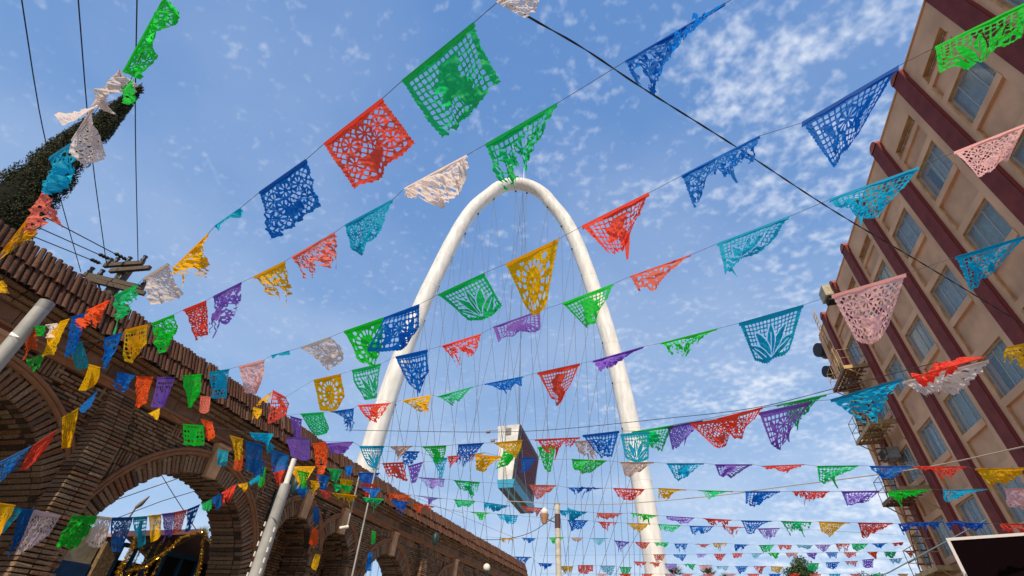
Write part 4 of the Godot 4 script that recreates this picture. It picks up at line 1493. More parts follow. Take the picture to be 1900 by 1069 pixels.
const BUNTING := """
@topmost|the topmost string|6.4|2.2|42 604|1080 -118
43 602 64 605 50 655 62 650 o 3 2
63 605 84 605 72 624 84 622 G 2 1
85 603 107 600 87 628 103 622 w 3 1
112 597 129 592 68 655 95 660 y 3 1
133 588 157 582 120 665 150 650 b 2 1
163 575 203 557 152 612 166 598 o 6 2
213 548 255 528 212 615 238 575 g 3 2
267 516 311 489 288 566 346 548 w 3 1
321 498 386 434 338 522 377 488 y 0 2
398 420 446 386 400 426 447 392 t 6 0
481 357 568 296 508 448 602 385 b 1 1
601 267 709 183 656 352 775 268 r 1 0
746 150 879 42 817 256 928 158 g 0 1
922 5 1052 -92 968 28 1075 -40 w 3 1
@second|the second string|7.0|2.6|110 650|1450 -55
194 628 227 617 180 680 207 672 b 2 1
232 612 274 602 231 672 274 665 y 0 0
281 600 322 584 292 658 340 632 G 1 1
340 575 382 558 365 633 384 622 r 3 1
396 550 448 524 385 620 430 588 p 3 2
470 514 528 485 508 548 543 560 y 3 2
541 477 620 432 563 525 640 470 s 1 2
641 417 728 371 655 492 697 434 t 3 1 f
750 350 866 288 765 378 872 335 w 5 1
901 268 1033 192 935 362 1000 306 g 0 2 f
1160 114 1346 6 1188 172 1262 72 b 3 2
@third|the long third string|7.0|2.8|90 660|2000 -50
165 676 186 682 146 725 180 722 y 3 0
218 691 250 697 212 735 245 722 b 5 2
254 698 284 700 247 752 268 750 o 3 1
292 700 323 701 282 755 313 750 p 4 0
339 698 374 694 347 758 367 758 G 3 1
388 691 425 685 393 740 428 740 t 0 0
443 680 490 668 455 727 489 722 k 3 1
503 660 537 651 504 664 537 655 t 6 0
558 645 612 626 607 690 645 660 w 1 1
638 615 710 590 668 670 715 668 G 2 1
712 590 778 565 685 655 784 650 b 0 0 f
812 547 898 507 868 596 930 568 g 4 0
938 490 1037 443 975 572 1012 568 y 2 0
1080 420 1204 358 1127 470 1172 458 r 0 1 f
1265 326 1410 252 1285 383 1385 300 b 3 2 f
1488 228 1668 122 1546 308 1592 244 b 0 0
1735 88 1905 5 1742 137 1898 75 G 4 1
@fourth|the fourth string|8.2|3.4|400 768|2000 205
480 745 503 728 474 752 500 745 y 3 2
506 724 530 737 498 788 548 768 r 0 1
582 705 632 694 592 763 643 752 y 2 0
653 687 706 675 663 743 719 725 g 4 0
734 662 793 649 755 712 797 725 b 0 1
820 642 892 620 842 672 872 655 r 0 2 f
915 607 1003 576 920 630 998 617 p 0 0
1043 563 1138 527 1089 610 1113 583 G 0 0
1169 513 1282 473 1187 545 1240 505 s 2 1
1332 452 1464 402 1343 507 1402 478 t 4 1 f
1540 370 1706 310 1572 418 1640 395 t 0 1 f
1770 283 1905 230 1815 330 1870 300 k 1 0
@fifth|the fifth string|8.4|4.0|515 773|2000 405
557 768 600 765 583 805 612 795 g 3 0
614 764 656 758 642 778 655 803 b 3 2
664 752 724 748 685 782 705 778 r 0 1
745 743 800 733 782 765 800 765 y 2 1
812 736 877 718 838 751 855 740 g 0 0
899 713 970 699 925 722 968 717 b 3 1
997 692 1076 675 1023 743 1050 735 r 0 0
1100 670 1195 643 1115 693 1150 668 p 6 1
1226 637 1331 610 1250 663 1290 645 G 4 2
1371 600 1491 566 1400 668 1465 650 t 4 0
1543 548 1681 508 1590 632 1650 605 k 1 0
1774 477 1905 437 1800 540 1842 508 t 0 1
@sixth|the sixth string|8.4|5.6|315 768|2000 618
340 787 378 790 338 825 379 827 G 0 0
463 803 508 805 495 843 513 832 t 5 0
530 812 573 812 540 845 578 850 p 3 0
580 824 605 820 588 870 612 865 o 5 2
604 823 655 820 618 845 640 835 p 6 1
667 828 712 828 683 865 708 868 t 4 0
725 829 765 828 733 855 745 845 e 5 0
784 829 828 827 803 855 824 860 G 0 1
850 825 898 822 847 865 868 862 d 3 2
917 822 969 817 945 843 964 845 y 3 0
992 816 1076 812 1020 842 1056 830 r 0 2
1081 808 1149 800 1108 845 1136 852 b 0 1
1151 806 1204 800 1160 850 1204 852 t 4 0
1172 802 1250 789 1200 828 1226 833 g 0 1
1238 793 1304 780 1248 838 1278 810 p 3 1
1279 786 1370 773 1328 832 1352 818 r 1 1
1331 777 1415 756 1365 818 1390 800 r 0 0 f
1408 766 1506 745 1438 848 1466 800 p 0 1 f
1540 742 1674 702 1605 785 1652 745 t 5 2
1675 709 1835 668 1722 738 1782 715 w 5 0
1868 645 1925 633 1862 680 1925 672 y 3 2
@companion|the doubled sixth string|12.8|5.0|715 838|2000 625
745 837 778 838 750 870 770 860 b 3 2
802 848 830 850 812 892 824 886 t 0 1
830 847 856 845 834 864 848 860 r 3 0
868 844 900 840 870 855 880 850 e 5 0
881 843 932 848 888 880 905 868 y 5 1
934 838 966 836 921 873 955 850 G 0 1
968 850 995 850 963 878 982 870 d 3 0
998 830 1032 826 1010 870 1022 876 G 2 0
1063 820 1100 817 1080 845 1108 850 e 3 2
1442 752 1534 732 1455 780 1490 775 g 3 2
1690 701 1832 662 1700 704 1760 684 r 5 1
@seventh|the seventh string|11.2|7.0|690 862|2000 869
709 860 748 858 722 885 758 893 r 0 1
757 865 785 857 765 897 775 890 p 0 0
1061 852 1126 855 1065 880 1100 872 G 3 1
1151 858 1214 858 1158 882 1187 877 e 3 0
1237 860 1306 860 1252 890 1285 880 t 0 1
1327 862 1396 862 1332 895 1362 875 p 0 0
1413 865 1493 862 1425 873 1470 870 r 3 1
1516 865 1593 864 1520 895 1567 885 g 0 1
1614 865 1692 865 1626 896 1655 888 b 0 0 f
1694 866 1792 866 1738 888 1772 878 r 3 2
1810 870 1905 868 1838 907 1870 890 y 5 1
@eighth|the eighth string|10.6|7.8|740 880|2000 905
777 886 825 889 795 905 823 905 v 0 0
842 891 890 895 860 922 885 915 g 0 2
982 900 1032 901 995 925 1015 920 s 3 1
1054 905 1118 906 1065 915 1090 910 d 3 2
1138 906 1196 908 1150 925 1180 928 r 0 1
1222 906 1274 909 1222 930 1247 915 y 5 2
1296 910 1360 912 1312 923 1342 921 g 0 0
1383 912 1448 912 1385 940 1418 933 b 0 1
1470 912 1540 912 1478 925 1515 924 r 3 2
1561 912 1632 911 1572 940 1602 933 p 0 0
1649 912 1729 908 1652 930 1690 922 G 5 2
1750 909 1832 908 1752 928 1790 922 t 0 1
1864 907 1935 906 1868 938 1915 940 k 1 1
@ninth|the ninth string|12.0|9.4|745 914|2000 974
773 920 820 925 790 930 802 929 v 0 0
842 927 882 930 853 943 875 938 g 3 1
897 932 945 939 900 944 920 942 t 5 0
965 940 1007 943 985 955 1000 955 s 3 1
1038 947 1090 950 1047 960 1065 955 t 5 0
1107 952 1155 953 1110 963 1132 958 s 5 0
1170 952 1220 957 1178 964 1205 963 G 0 2
1236 958 1289 961 1240 969 1275 971 p 0 0
1305 962 1358 965 1325 976 1345 974 r 5 2
1375 966 1432 967 1380 988 1420 985 b 0 1
1449 967 1506 969 1465 990 1495 985 g 0 2
1519 968 1577 970 1520 986 1555 988 y 3 1
1592 970 1657 971 1600 998 1632 988 r 1 1
1667 972 1750 968 1672 985 1722 978 d 5 2
1754 970 1836 971 1760 979 1800 976 d 5 2
1856 972 1920 972 1865 990 1915 985 r 3 2
@tenth|the tenth string|13.6|12.8|840 946|1660 992
873 950 910 952 888 964 900 960 G 0 1
922 954 961 957 930 967 957 972 t 0 0
1053 965 1091 966 1057 981 1083 984 b 3 1
1107 968 1147 970 1122 979 1135 974 r 5 2
1162 971 1204 972 1178 985 1195 983 y 3 1
1221 973 1263 975 1227 987 1255 983 g 0 0
1279 976 1324 977 1284 989 1310 989 b 0 1
1340 977 1385 979 1348 988 1370 984 s 0 2
1405 981 1447 980 1418 998 1437 996 v 0 1
@eleventh|the eleventh string|19.2|18.4|900 996|1720 1004
928 998 955 1000 932 1004 950 1004 y 5 2
968 998 994 999 972 1003 990 1004 b 5 1
1018 998 1047 997 1020 1006 1045 1006 G 0 0
1060 998 1082 998 1063 1005 1078 1004 e 5 1
1096 999 1128 999 1098 1007 1126 1008 c 0 0
1140 1003 1168 1006 1147 1020 1156 1018 p 3 2
1178 1006 1206 1007 1185 1018 1200 1016 r 3 1
1213 1007 1241 1007 1220 1013 1236 1014 g 5 1
1251 1009 1276 1009 1256 1021 1272 1020 b 3 2
1290 1010 1318 1010 1298 1014 1312 1015 s 5 2
1322 1008 1350 1008 1326 1017 1346 1015 y 3 2
1363 1010 1390 1011 1363 1021 1378 1017 b 5 1
1408 1012 1437 1011 1410 1025 1432 1024 g 3 0
1443 1011 1470 1012 1446 1017 1466 1018 s 5 1
1478 1011 1508 1012 1482 1018 1504 1017 c 5 0
1512 1011 1542 1011 1518 1022 1536 1021 v 0 0
1550 1009 1578 1009 1556 1022 1570 1020 s 3 2
1580 1009 1611 1009 1584 1022 1604 1021 g 3 1
1618 1009 1647 1008 1624 1015 1640 1014 b 5 1
1655 1008 1677 1006 1660 1013 1672 1012 r 5 1
@twelfth|the twelfth string|20.0|21.6|930 1031|1720 1033
955 1033 986 1034 962 1048 980 1043 b 3 2
998 1045 1026 1046 1003 1053 1021 1052 b 5 1
1038 1051 1064 1051 1044 1060 1062 1062 y 5 1
1072 1049 1101 1049 1073 1062 1101 1062 r 3 0
1113 1050 1141 1050 1116 1066 1140 1068 c 0 1
1150 1052 1172 1053 1150 1068 1170 1068 g 3 1
1176 1042 1200 1043 1182 1049 1196 1048 r 3 1
1204 1044 1226 1044 1208 1049 1222 1049 s 5 1
1233 1046 1256 1047 1236 1056 1252 1056 v 0 0
1268 1047 1291 1047 1274 1054 1286 1053 g 5 0
1296 1049 1320 1049 1299 1056 1318 1056 k 3 0
1329 1051 1352 1051 1331 1057 1350 1057 c 0 0
1364 1051 1388 1051 1368 1061 1386 1062 b 0 1
1398 1051 1422 1051 1402 1062 1416 1061 r 3 2
1430 1051 1454 1052 1430 1063 1450 1062 y 3 1
1497 1046 1520 1045 1500 1059 1518 1058 g 3 1
1532 1044 1558 1043 1536 1056 1552 1057 b 0 1
1568 1042 1592 1041 1572 1051 1588 1050 s 3 2
1600 1039 1622 1037 1602 1052 1620 1054 p 0 0
1650 1038 1674 1036 1652 1046 1672 1045 c 0 0
@terrace|the archway string|5.2|9.2|-80 925|545 853
-12 932 28 938 -14 1000 10 985 y 3 0
18 940 42 946 -8 998 12 985 t 4 0
38 944 64 946 12 1035 32 1010 b 5 1
62 946 112 957 24 1032 78 1010 l 1 0
133 957 185 958 104 1014 138 1020 G 5 1
180 958 207 961 160 1007 196 1012 w 1 1
207 961 247 960 198 1022 244 1016 d 1 0
247 960 274 958 246 1018 270 1010 t 0 0
275 957 299 955 274 1003 298 992 y 3 0
300 954 325 951 306 995 322 990 p 3 1
322 951 347 946 322 992 338 985 r 3 1
347 946 371 936 340 985 358 980 d 0 0
374 936 393 926 375 948 392 945 g 5 0
393 925 412 915 396 950 410 940 b 5 0
411 915 438 899 409 938 436 922 r 5 2
441 899 460 896 448 908 458 912 y 5 1
461 895 482 880 466 900 482 890 t 5 1
@slack|the slack string|5.6|9.6|-60 893|546 850
-10 862 58 828 -8 902 28 870 b 0 1
62 826 106 797 36 874 76 856 r 3 1
115 775 146 757 113 833 131 830 y 5 0
148 756 181 724 148 772 172 742 b 5 1
275 768 297 757 283 772 294 779 y 5 0
372 778 394 784 386 815 398 806 o 5 1
426 808 451 815 437 856 450 850 y 5 0
456 818 488 826 456 874 482 878 b 3 1
498 832 536 846 500 872 533 874 b 3 0
@eaves|the eaves string|9.8|10.8|440 862|960 1000
486 866 494 868 478 900 490 900 G 5 1
504 872 530 868 514 896 523 890 r 5 2
535 866 585 866 546 895 567 898 y 3 1
590 864 606 864 583 897 600 888 o 5 2
607 870 636 872 612 886 633 894 g 5 1
640 866 655 864 642 884 652 880 b 5 1
663 877 705 878 670 902 690 898 b 3 0
720 915 763 920 722 925 755 929 o 3 2
@lower|the cornice string|10.8|8.8|520 895|860 952
548 900 573 905 547 912 568 917 b 5 0
575 892 612 896 582 908 605 906 y 5 2
593 908 614 914 598 918 612 925 r 5 0
617 898 655 903 623 914 650 914 g 5 0
616 915 662 920 640 926 655 929 y 6 2
668 905 707 907 688 922 700 920 b 3 1
673 923 712 927 693 941 702 937 g 3 2
725 927 757 932 745 950 752 950 b 3 2
767 936 806 940 772 950 800 948 o 3 2
@corner|the treeside string|5.6|2.6|-40 552|340 -66
-4 523 6 521 -3 543 10 541 y 5 1
2 468 58 396 22 458 64 452 y 0 1
58 398 84 346 66 446 84 412 s 3 2
92 292 138 262 76 356 118 358 t 0 1
140 222 186 194 110 226 122 208 w 3 0
133 260 172 200 152 318 190 240 w 3 1
170 196 222 130 184 206 224 152 w 5 0
226 166 242 150 230 194 254 178 G 5 1
228 134 306 -6 252 146 330 22 G 3 1
@knotted|the knotted string|6.2|7.6|42 640|300 606
48 668 82 658 50 688 80 678 G 3 2
128 642 152 634 140 686 166 680 t 3 1
236 628 262 618 240 652 260 646 o 5 2
@draped|the draped string|8.6|9.6|330 722|600 790
372 735 391 737 369 764 388 764 s 3 0
470 756 486 760 466 776 482 780 y 5 2
538 772 560 778 545 810 558 814 p 3 1
@tangle|the tangled string|9.0|10.4|385 828|720 906
404 834 424 838 402 862 420 866 t 5 0
436 842 452 846 432 872 448 876 o 3 1
466 852 492 857 470 882 488 886 d 3 1
508 862 530 867 512 893 526 896 r 5 1
552 873 574 878 556 905 572 904 G 3 1
588 880 612 884 590 908 606 912 b 5 0
630 888 655 892 634 912 650 916 y 5 1
672 896 700 900 676 920 694 922 r 3 2
@hanging|the upright string|10.2|10.2|588 905|591 1075
582 940 591 942 580 968 594 965 b 5 0
580 978 591 985 572 1010 590 1010 o 3 1
585 1028 594 1030 575 1050 590 1066 y 5 0
@wallside|the wallside string|11|11|694 950|684 1075
690 985 698 988 688 1010 696 1010 G 5 0
683 1027 692 1025 678 1058 688 1060 b 5 0
@thirteenth|the thirteenth string|19.2|20.8|1000 1031|1740 1023
1212 1029 1236 1029 1216 1041 1229 1040 s 0 0
1249 1029 1274 1029 1252 1036 1270 1038 b 3 0
1292 1028 1312 1028 1295 1035 1305 1035 v 0 0
1324 1028 1347 1028 1326 1036 1341 1038 r 0 0
1359 1027 1379 1027 1361 1035 1376 1034 r 3 0
1394 1027 1415 1027 1397 1035 1408 1034 c 0 0
1425 1026 1447 1026 1428 1034 1443 1032 G 5 0
1457 1026 1481 1026 1461 1033 1477 1034 k 5 0
1496 1026 1517 1026 1501 1038 1514 1032 p 5 0
1532 1025 1555 1025 1538 1035 1551 1034 b 0 0
1565 1025 1590 1025 1571 1033 1588 1032 r 0 0
1608 1024 1630 1024 1614 1033 1625 1030 o 5 0
1640 1024 1663 1024 1643 1033 1657 1034 g 5 0
1678 1023 1700 1023 1684 1030 1696 1034 o 5 0
@fourteenth|the fourteenth string|16.0|20.0|1000 1065|1740 1066
1108 1065 1127 1065 1111 1073 1122 1072 k 0 0
1148 1065 1171 1065 1153 1071 1168 1075 o 5 0
1190 1065 1212 1065 1192 1071 1207 1073 r 3 0
1233 1065 1253 1065 1238 1071 1250 1074 k 5 0
1265 1065 1287 1065 1268 1074 1281 1072 s 0 0
1304 1065 1326 1065 1308 1074 1321 1072 s 0 0
1346 1065 1366 1065 1351 1073 1363 1071 k 0 0
1386 1065 1409 1065 1390 1071 1405 1075 r 0 0
1426 1065 1449 1065 1430 1074 1445 1073 b 5 1
1463 1065 1486 1065 1465 1074 1480 1073 r 5 1
1502 1065 1524 1065 1506 1073 1520 1073 s 0 0
1538 1065 1560 1065 1542 1075 1557 1075 t 3 0
1577 1065 1599 1065 1579 1074 1596 1075 s 0 0
1620 1065 1643 1065 1624 1071 1640 1072 g 0 1
1665 1065 1685 1065 1668 1071 1680 1072 y 3 0
1699 1065 1718 1065 1702 1074 1715 1075 t 0 0
"""

# ---------------------------------------------------------------- poles, wires, trees, stall
func wire(called: String, label: String, pts: Array, r: float, m: Material, group := "overhead wires") -> void:
	var p := PackedVector3Array()
	for q in pts:
		p.append(q)
	# gentle curve through the points
	var c := Curve3D.new()
	for i in p.size():
		var d := (p[mini(i + 1, p.size() - 1)] - p[maxi(i - 1, 0)]) / 6.0
		c.add_point(p[i], -d, d)
	var st := st_new()
	tube(st, c.tessellate(4, 2.0), [r], 5)
	tag(put(called, done(st), m), label, "wire" if called != "rope" else "rope", group)

func leaf_cloud(st: SurfaceTool, c: Vector3, rad: Vector3, n: int, size: float, r: RandomNumberGenerator, up := 0.0) -> void:
	for i in n:
		var d := Vector3(r.randfn(), r.randfn(), r.randfn()).normalized()
		var q := c + d * rad * pow(r.randf(), 0.4)
		var a := (Vector3(r.randfn(), r.randfn() + up * 2.0, r.randfn()) + d * 0.6).normalized() * size * r.randf_range(0.6, 1.4)
		var b := a.cross(Vector3(r.randfn(), r.randfn(), r.randfn())).normalized() * size * 0.3
		st.set_smooth_group(-1)
		tri(st, q - b, q + b, q + a)

func make_trees() -> void:
	var r := RandomNumberGenerator.new()
	r.seed = 9
	var bark := mat("bark", lin(0.10, 0.065, 0.04), 0.95, 1.0, 2.0, 1.0)
	var tip := at_x(258, 165, -13.2)
	var t := thing("cypress_tree", "tall dark pointed cypress rising behind the near arcade roof", "tree", Vector3(tip.x, 0, tip.z))
	put("trunk", rod(Vector3.ZERO, Vector3(0, tip.y - 1.0, 0), 0.14, 8), bark, t)
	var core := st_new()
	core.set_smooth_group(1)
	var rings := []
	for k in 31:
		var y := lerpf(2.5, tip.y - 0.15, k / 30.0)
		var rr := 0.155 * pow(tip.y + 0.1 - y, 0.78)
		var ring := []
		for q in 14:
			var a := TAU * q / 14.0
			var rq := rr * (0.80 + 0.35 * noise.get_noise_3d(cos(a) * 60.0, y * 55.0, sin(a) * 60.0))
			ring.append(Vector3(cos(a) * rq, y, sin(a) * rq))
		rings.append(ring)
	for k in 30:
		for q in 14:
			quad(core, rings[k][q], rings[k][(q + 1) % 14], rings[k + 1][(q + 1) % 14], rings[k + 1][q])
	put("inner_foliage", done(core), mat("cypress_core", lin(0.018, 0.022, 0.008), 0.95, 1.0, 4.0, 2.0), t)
	for tone in 3:
		var st := st_new()
		for k in 46:
			var f := (k + r.randf()) / 46.0
			var y := lerpf(3.0, tip.y - 0.25, f)
			var rr := 0.165 * pow(tip.y + 0.3 - y, 0.78)
			for q in 3:
				var a := r.randf() * TAU
				leaf_cloud(st, Vector3(cos(a) * rr * 0.72, y, sin(a) * rr * 0.72), Vector3(rr * 0.34, 0.36, rr * 0.34), 240, 0.048, r, 1.2)
		var last := Vector3(0, tip.y - 0.3, 0)
		leaf_cloud(st, last, Vector3(0.10, 0.45, 0.10), 60, 0.13, r, 1.5)
		put("crown", done(st), mat("cypress_leaf%d" % tone, [lin(0.020, 0.028, 0.009), lin(0.034, 0.042, 0.012), lin(0.044, 0.044, 0.014)][tone], 0.8), t)
	var spots := [[1248, 1046, "palm"], [1308, 1047, "palm"], [1478, 1036, "broad"], [1612, 1056, "broad"], [1700, 1062, "broad"], [1345, 1062, "palm"]]
	var labels := ["dry fan palm beyond the arch foot", "second dry fan palm beyond the arch foot, beside the first", "bushy green tree at the far end of the street", "low green tree by the foot of the hotel corner", "small dark tree close under the hotel fire escape", "small dry palm between the arch foot and bushy tree"]
	for i in spots.size():
		var s: Array = spots[i]
		var top := at_z(s[0], s[1], -62.0 - i * 2.0)
		var o := thing(s[2] + "_tree", labels[i], "tree", Vector3(top.x, 0, top.z), "trees at the far end of the street")
		put("trunk", rod(Vector3.ZERO, Vector3(0.1, top.y - 1.2, 0), 0.16, 7), bark, o)
		var dry := mat("palm_frond", lin(0.105, 0.090, 0.050), 0.85)
		var green := [mat("tree_leaf_dark", lin(0.030, 0.058, 0.020), 0.8), mat("tree_leaf_light", lin(0.060, 0.105, 0.030), 0.8)]
		if s[2] == "palm":
			var st := st_new()
			st.set_smooth_group(-1)
			for k in 70:
				var a := r.randf() * TAU
				var e := r.randf_range(-0.7, 1.35)
				var d := Vector3(cos(a) * cos(e), sin(e), sin(a) * cos(e))
				var side := d.cross(Vector3.UP).normalized()
				var base := Vector3(0.1, top.y - 1.3, 0)
				for b in 9:
					var f := (b - 4) * 0.14
					var q := base + d * 0.55
					var e2 := (d + side * f).normalized() * r.randf_range(0.75, 1.15)
					tri(st, q - side * 0.03, q + side * 0.03, q + e2 + Vector3(0, -0.12, 0))
			put("crown", done(st), dry, o)
		else:
			for tone in 2:
				var st := st_new()
				for k in 16:
					var d := Vector3(r.randfn(), r.randfn() * 0.6, r.randfn()).normalized() * r.randf_range(0.3, 1.5)
					leaf_cloud(st, Vector3(0, top.y - 1.5, 0) + d, Vector3(0.7, 0.5, 0.7), 110, 0.24, r)
				put("crown", done(st), green[tone], o)

func make_poles() -> void:
	var paint := mat("pole_paint", lin(0.46, 0.47, 0.47), 0.55, 2.0, 0.6)
	var cap := mat("pole_cap", lin(0.26, 0.27, 0.27), 0.6)
	var dark := mat("lamp_iron", lin(0.020, 0.028, 0.026), 0.5)
	var globe := mat("lamp_globe", lin(0.80, 0.78, 0.72), 0.25)
	# the thick white pole the near strings are tied to
	var top := at(88, 561, 6.4)
	var t := thing("flag_pole", "thick white steel pole with grey cap beside the near arcade", "pole", Vector3(top.x, 0, top.z), "white poles along the arcade")
	put("shaft", rod(Vector3.ZERO, Vector3(0, top.y - 0.12, 0), 0.088, 24), paint, t)
	var st := st_new()
	tube(st, PackedVector3Array([Vector3(0, top.y - 0.12, 0), Vector3(0, top.y, 0)]), [0.090], 24)
	put("cap", done(st), cap, t)
	st = st_new()
	for k in 4:
		tube(st, PackedVector3Array([Vector3(-0.092, top.y - 0.62 + 0.012 * k, -0.06), Vector3(0.02, top.y - 0.60 + 0.012 * k, 0.096), Vector3(0.10, top.y - 0.61, 0.03)]), [0.008], 5)
	put("tie", done(st), mat("cord", Color.WHITE), t)
	# tapered post in front of the second pair of arches
	top = at(546, 852, 9.2)
	t = thing("lamp_post", "tapered white post with clipped cable in front of the narrow arches", "pole", Vector3(top.x, 0, top.z), "white poles along the arcade")
	st = st_new()
	var knee := at(546, 910, 9.2).y
	tube(st, PackedVector3Array([Vector3.ZERO, Vector3(0, knee, 0)]), [0.135, 0.095], 20)
	put("shaft", done(st), paint, t)
	st = st_new()
	tube(st, PackedVector3Array([Vector3(0, knee, 0), Vector3(0, top.y, 0)]), [0.055, 0.05], 12)
	put("upper_tube", done(st), mat("globe_tube", lin(0.75, 0.75, 0.74), 0.4), t)
	for k in 9:
		for e in [-1, 1]:
			st = st_new()
			box(st, Vector3(0.128 * e, knee - 0.75 - 0.16 * k - 0.05 * e, 0.05), Vector3(0.02, 0.075, 0.03))
			put("cable_clip", done(st), globe, t)
	# pole in the middle of the street far down
	top = at(1034, 936, 20.0)
	t = thing("street_pole", "slim cream pole with dark band in mid street", "pole", Vector3(top.x, 0, top.z))
	put("shaft", rod(Vector3.ZERO, Vector3(0, top.y, 0), 0.115, 18), mat("pole_cream", lin(0.66, 0.62, 0.53), 0.5, 2.0, 0.8), t)
	put("band", rod(Vector3(0, top.y - 0.95, 0), Vector3(0, top.y - 0.40, 0), 0.122, 18), mat("pole_band", lin(0.09, 0.05, 0.045), 0.7), t)
	put("top_cap", rod(Vector3(0, top.y, 0), Vector3(0, top.y + 0.04, 0), 0.13, 18), cap, t)
	var lamp := at(1010, 957, 20.0)
	t = thing("basket_lamp", "cream globe lamp in a copper bowl beside the mid street pole", "street lamp", lamp)
	st = st_new()
	ball(st, Vector3(0, 0.16, 0), Vector3(0.16, 0.17, 0.16), 10)
	put("globe", done(st), globe, t)
	st = st_new()
	tube(st, PackedVector3Array([Vector3(0, -0.32, 0), Vector3(0, -0.05, 0), Vector3(0, 0.06, 0)]), [0.10, 0.18, 0.20], 14)
	put("bowl", done(st), mat("copper", lin(0.42, 0.22, 0.13), 0.5), t)
	put("arm", rod(Vector3(0, -0.1, 0), Vector3(top.x - lamp.x, top.y - 0.75 - lamp.y, top.z - lamp.z), 0.025, 6), mat("pole_band", Color.BLACK), t)
	# globe lamp and lanterns on the arcade
	var g := at_x(903, 1053, -9.15)
	t = thing("globe_lamp", "white globe lamp on a dark stem against the far arcade", "street lamp", Vector3(g.x, 0, g.z))
	st = st_new()
	ball(st, Vector3(0, g.y, 0), Vector3.ONE * 0.16, 12)
	put("globe", done(st), globe, t)
	st = st_new()
	tube(st, PackedVector3Array([Vector3.ZERO, Vector3(0, g.y - 0.35, 0), Vector3(0, g.y - 0.22, 0), Vector3(0, g.y - 0.14, 0)]), [0.05, 0.045, 0.11, 0.10], 12)
	put("stem", done(st), dark, t)
	for i in 2:
		var s: float = [6.9, 17.95][i]
		if i == 0:
			s = 9.32
		var c := wp(s, 4.45 if i == 0 else 4.86, 0.0)
		var fb := wall_frame(s)
		t = thing("wall_lantern", ["dark iron wall lantern between the wide and narrow arches", "green iron bracket lantern on the far arcade wall"][i], "wall lamp", c, "lanterns on the arcade")
		st = st_new()
		box(st, Vector3(0, -0.25, 0) + fb.z * 0.03, Vector3(0.10, 0.7, 0.05), fb)
		put("back_plate", done(st), dark, t)
		st = st_new()
		tube(st, PackedVector3Array([fb.z * 0.05 + Vector3(0, -0.4, 0), fb.z * 0.3 + Vector3(0, -0.38, 0), fb.z * 0.5 + Vector3(0, -0.18, 0), fb.z * 0.5 + Vector3(0, 0.0, 0)]), [0.022], 6)
		put("bracket", done(st), dark, t)
		st = st_new()
		tube(st, PackedVector3Array([fb.z * 0.5, fb.z * 0.5 + Vector3(0, 0.06, 0), fb.z * 0.5 + Vector3(0, 0.34, 0), fb.z * 0.5 + Vector3(0, 0.46, 0)]), [0.05, 0.09, 0.14, 0.03], 8)
		put("lantern_body", done(st), mat("lantern_green", lin(0.020, 0.048, 0.046), 0.45), t)
	# two thin white rods standing off the cornice
	for i in 2:
		var a := at([668.0, 697.0][i], [878.0, 870.0][i], 10.6)
		var low := at_h([648.0, 655.0][i], [963.0, 1069.0][i], a.y - [1.05, 2.35][i]).y
		t = thing("banner_rod", ["short thin white rod with a ball foot before the third arch", "long thin white rod before the third arch"][i], "rod", Vector3(a.x, 0, a.z), "thin rods by the arcade")
		var h: float = a.y - ([1.12, 2.6][i])
		put("tube", rod(Vector3(0, h, 0), Vector3(0, a.y, 0), 0.018, 8), paint, t)
		put("cross_tip", rod(Vector3(-0.07, a.y, 0), Vector3(0.07, a.y, 0), 0.02, 6), paint, t)
		if i == 0:
			st = st_new()
			ball(st, Vector3(0, h, 0), Vector3(0.04, 0.035, 0.04), 8)
			tube(st, PackedVector3Array([Vector3(0, h, 0), Vector3(-0.16, h - 0.02, 0.02)]), [0.03], 6)
			put("foot", done(st), globe, t)
		else:
			put("lower_tube", rod(Vector3(0, 0, 0), Vector3(0, h, 0), 0.02, 8), paint, t)

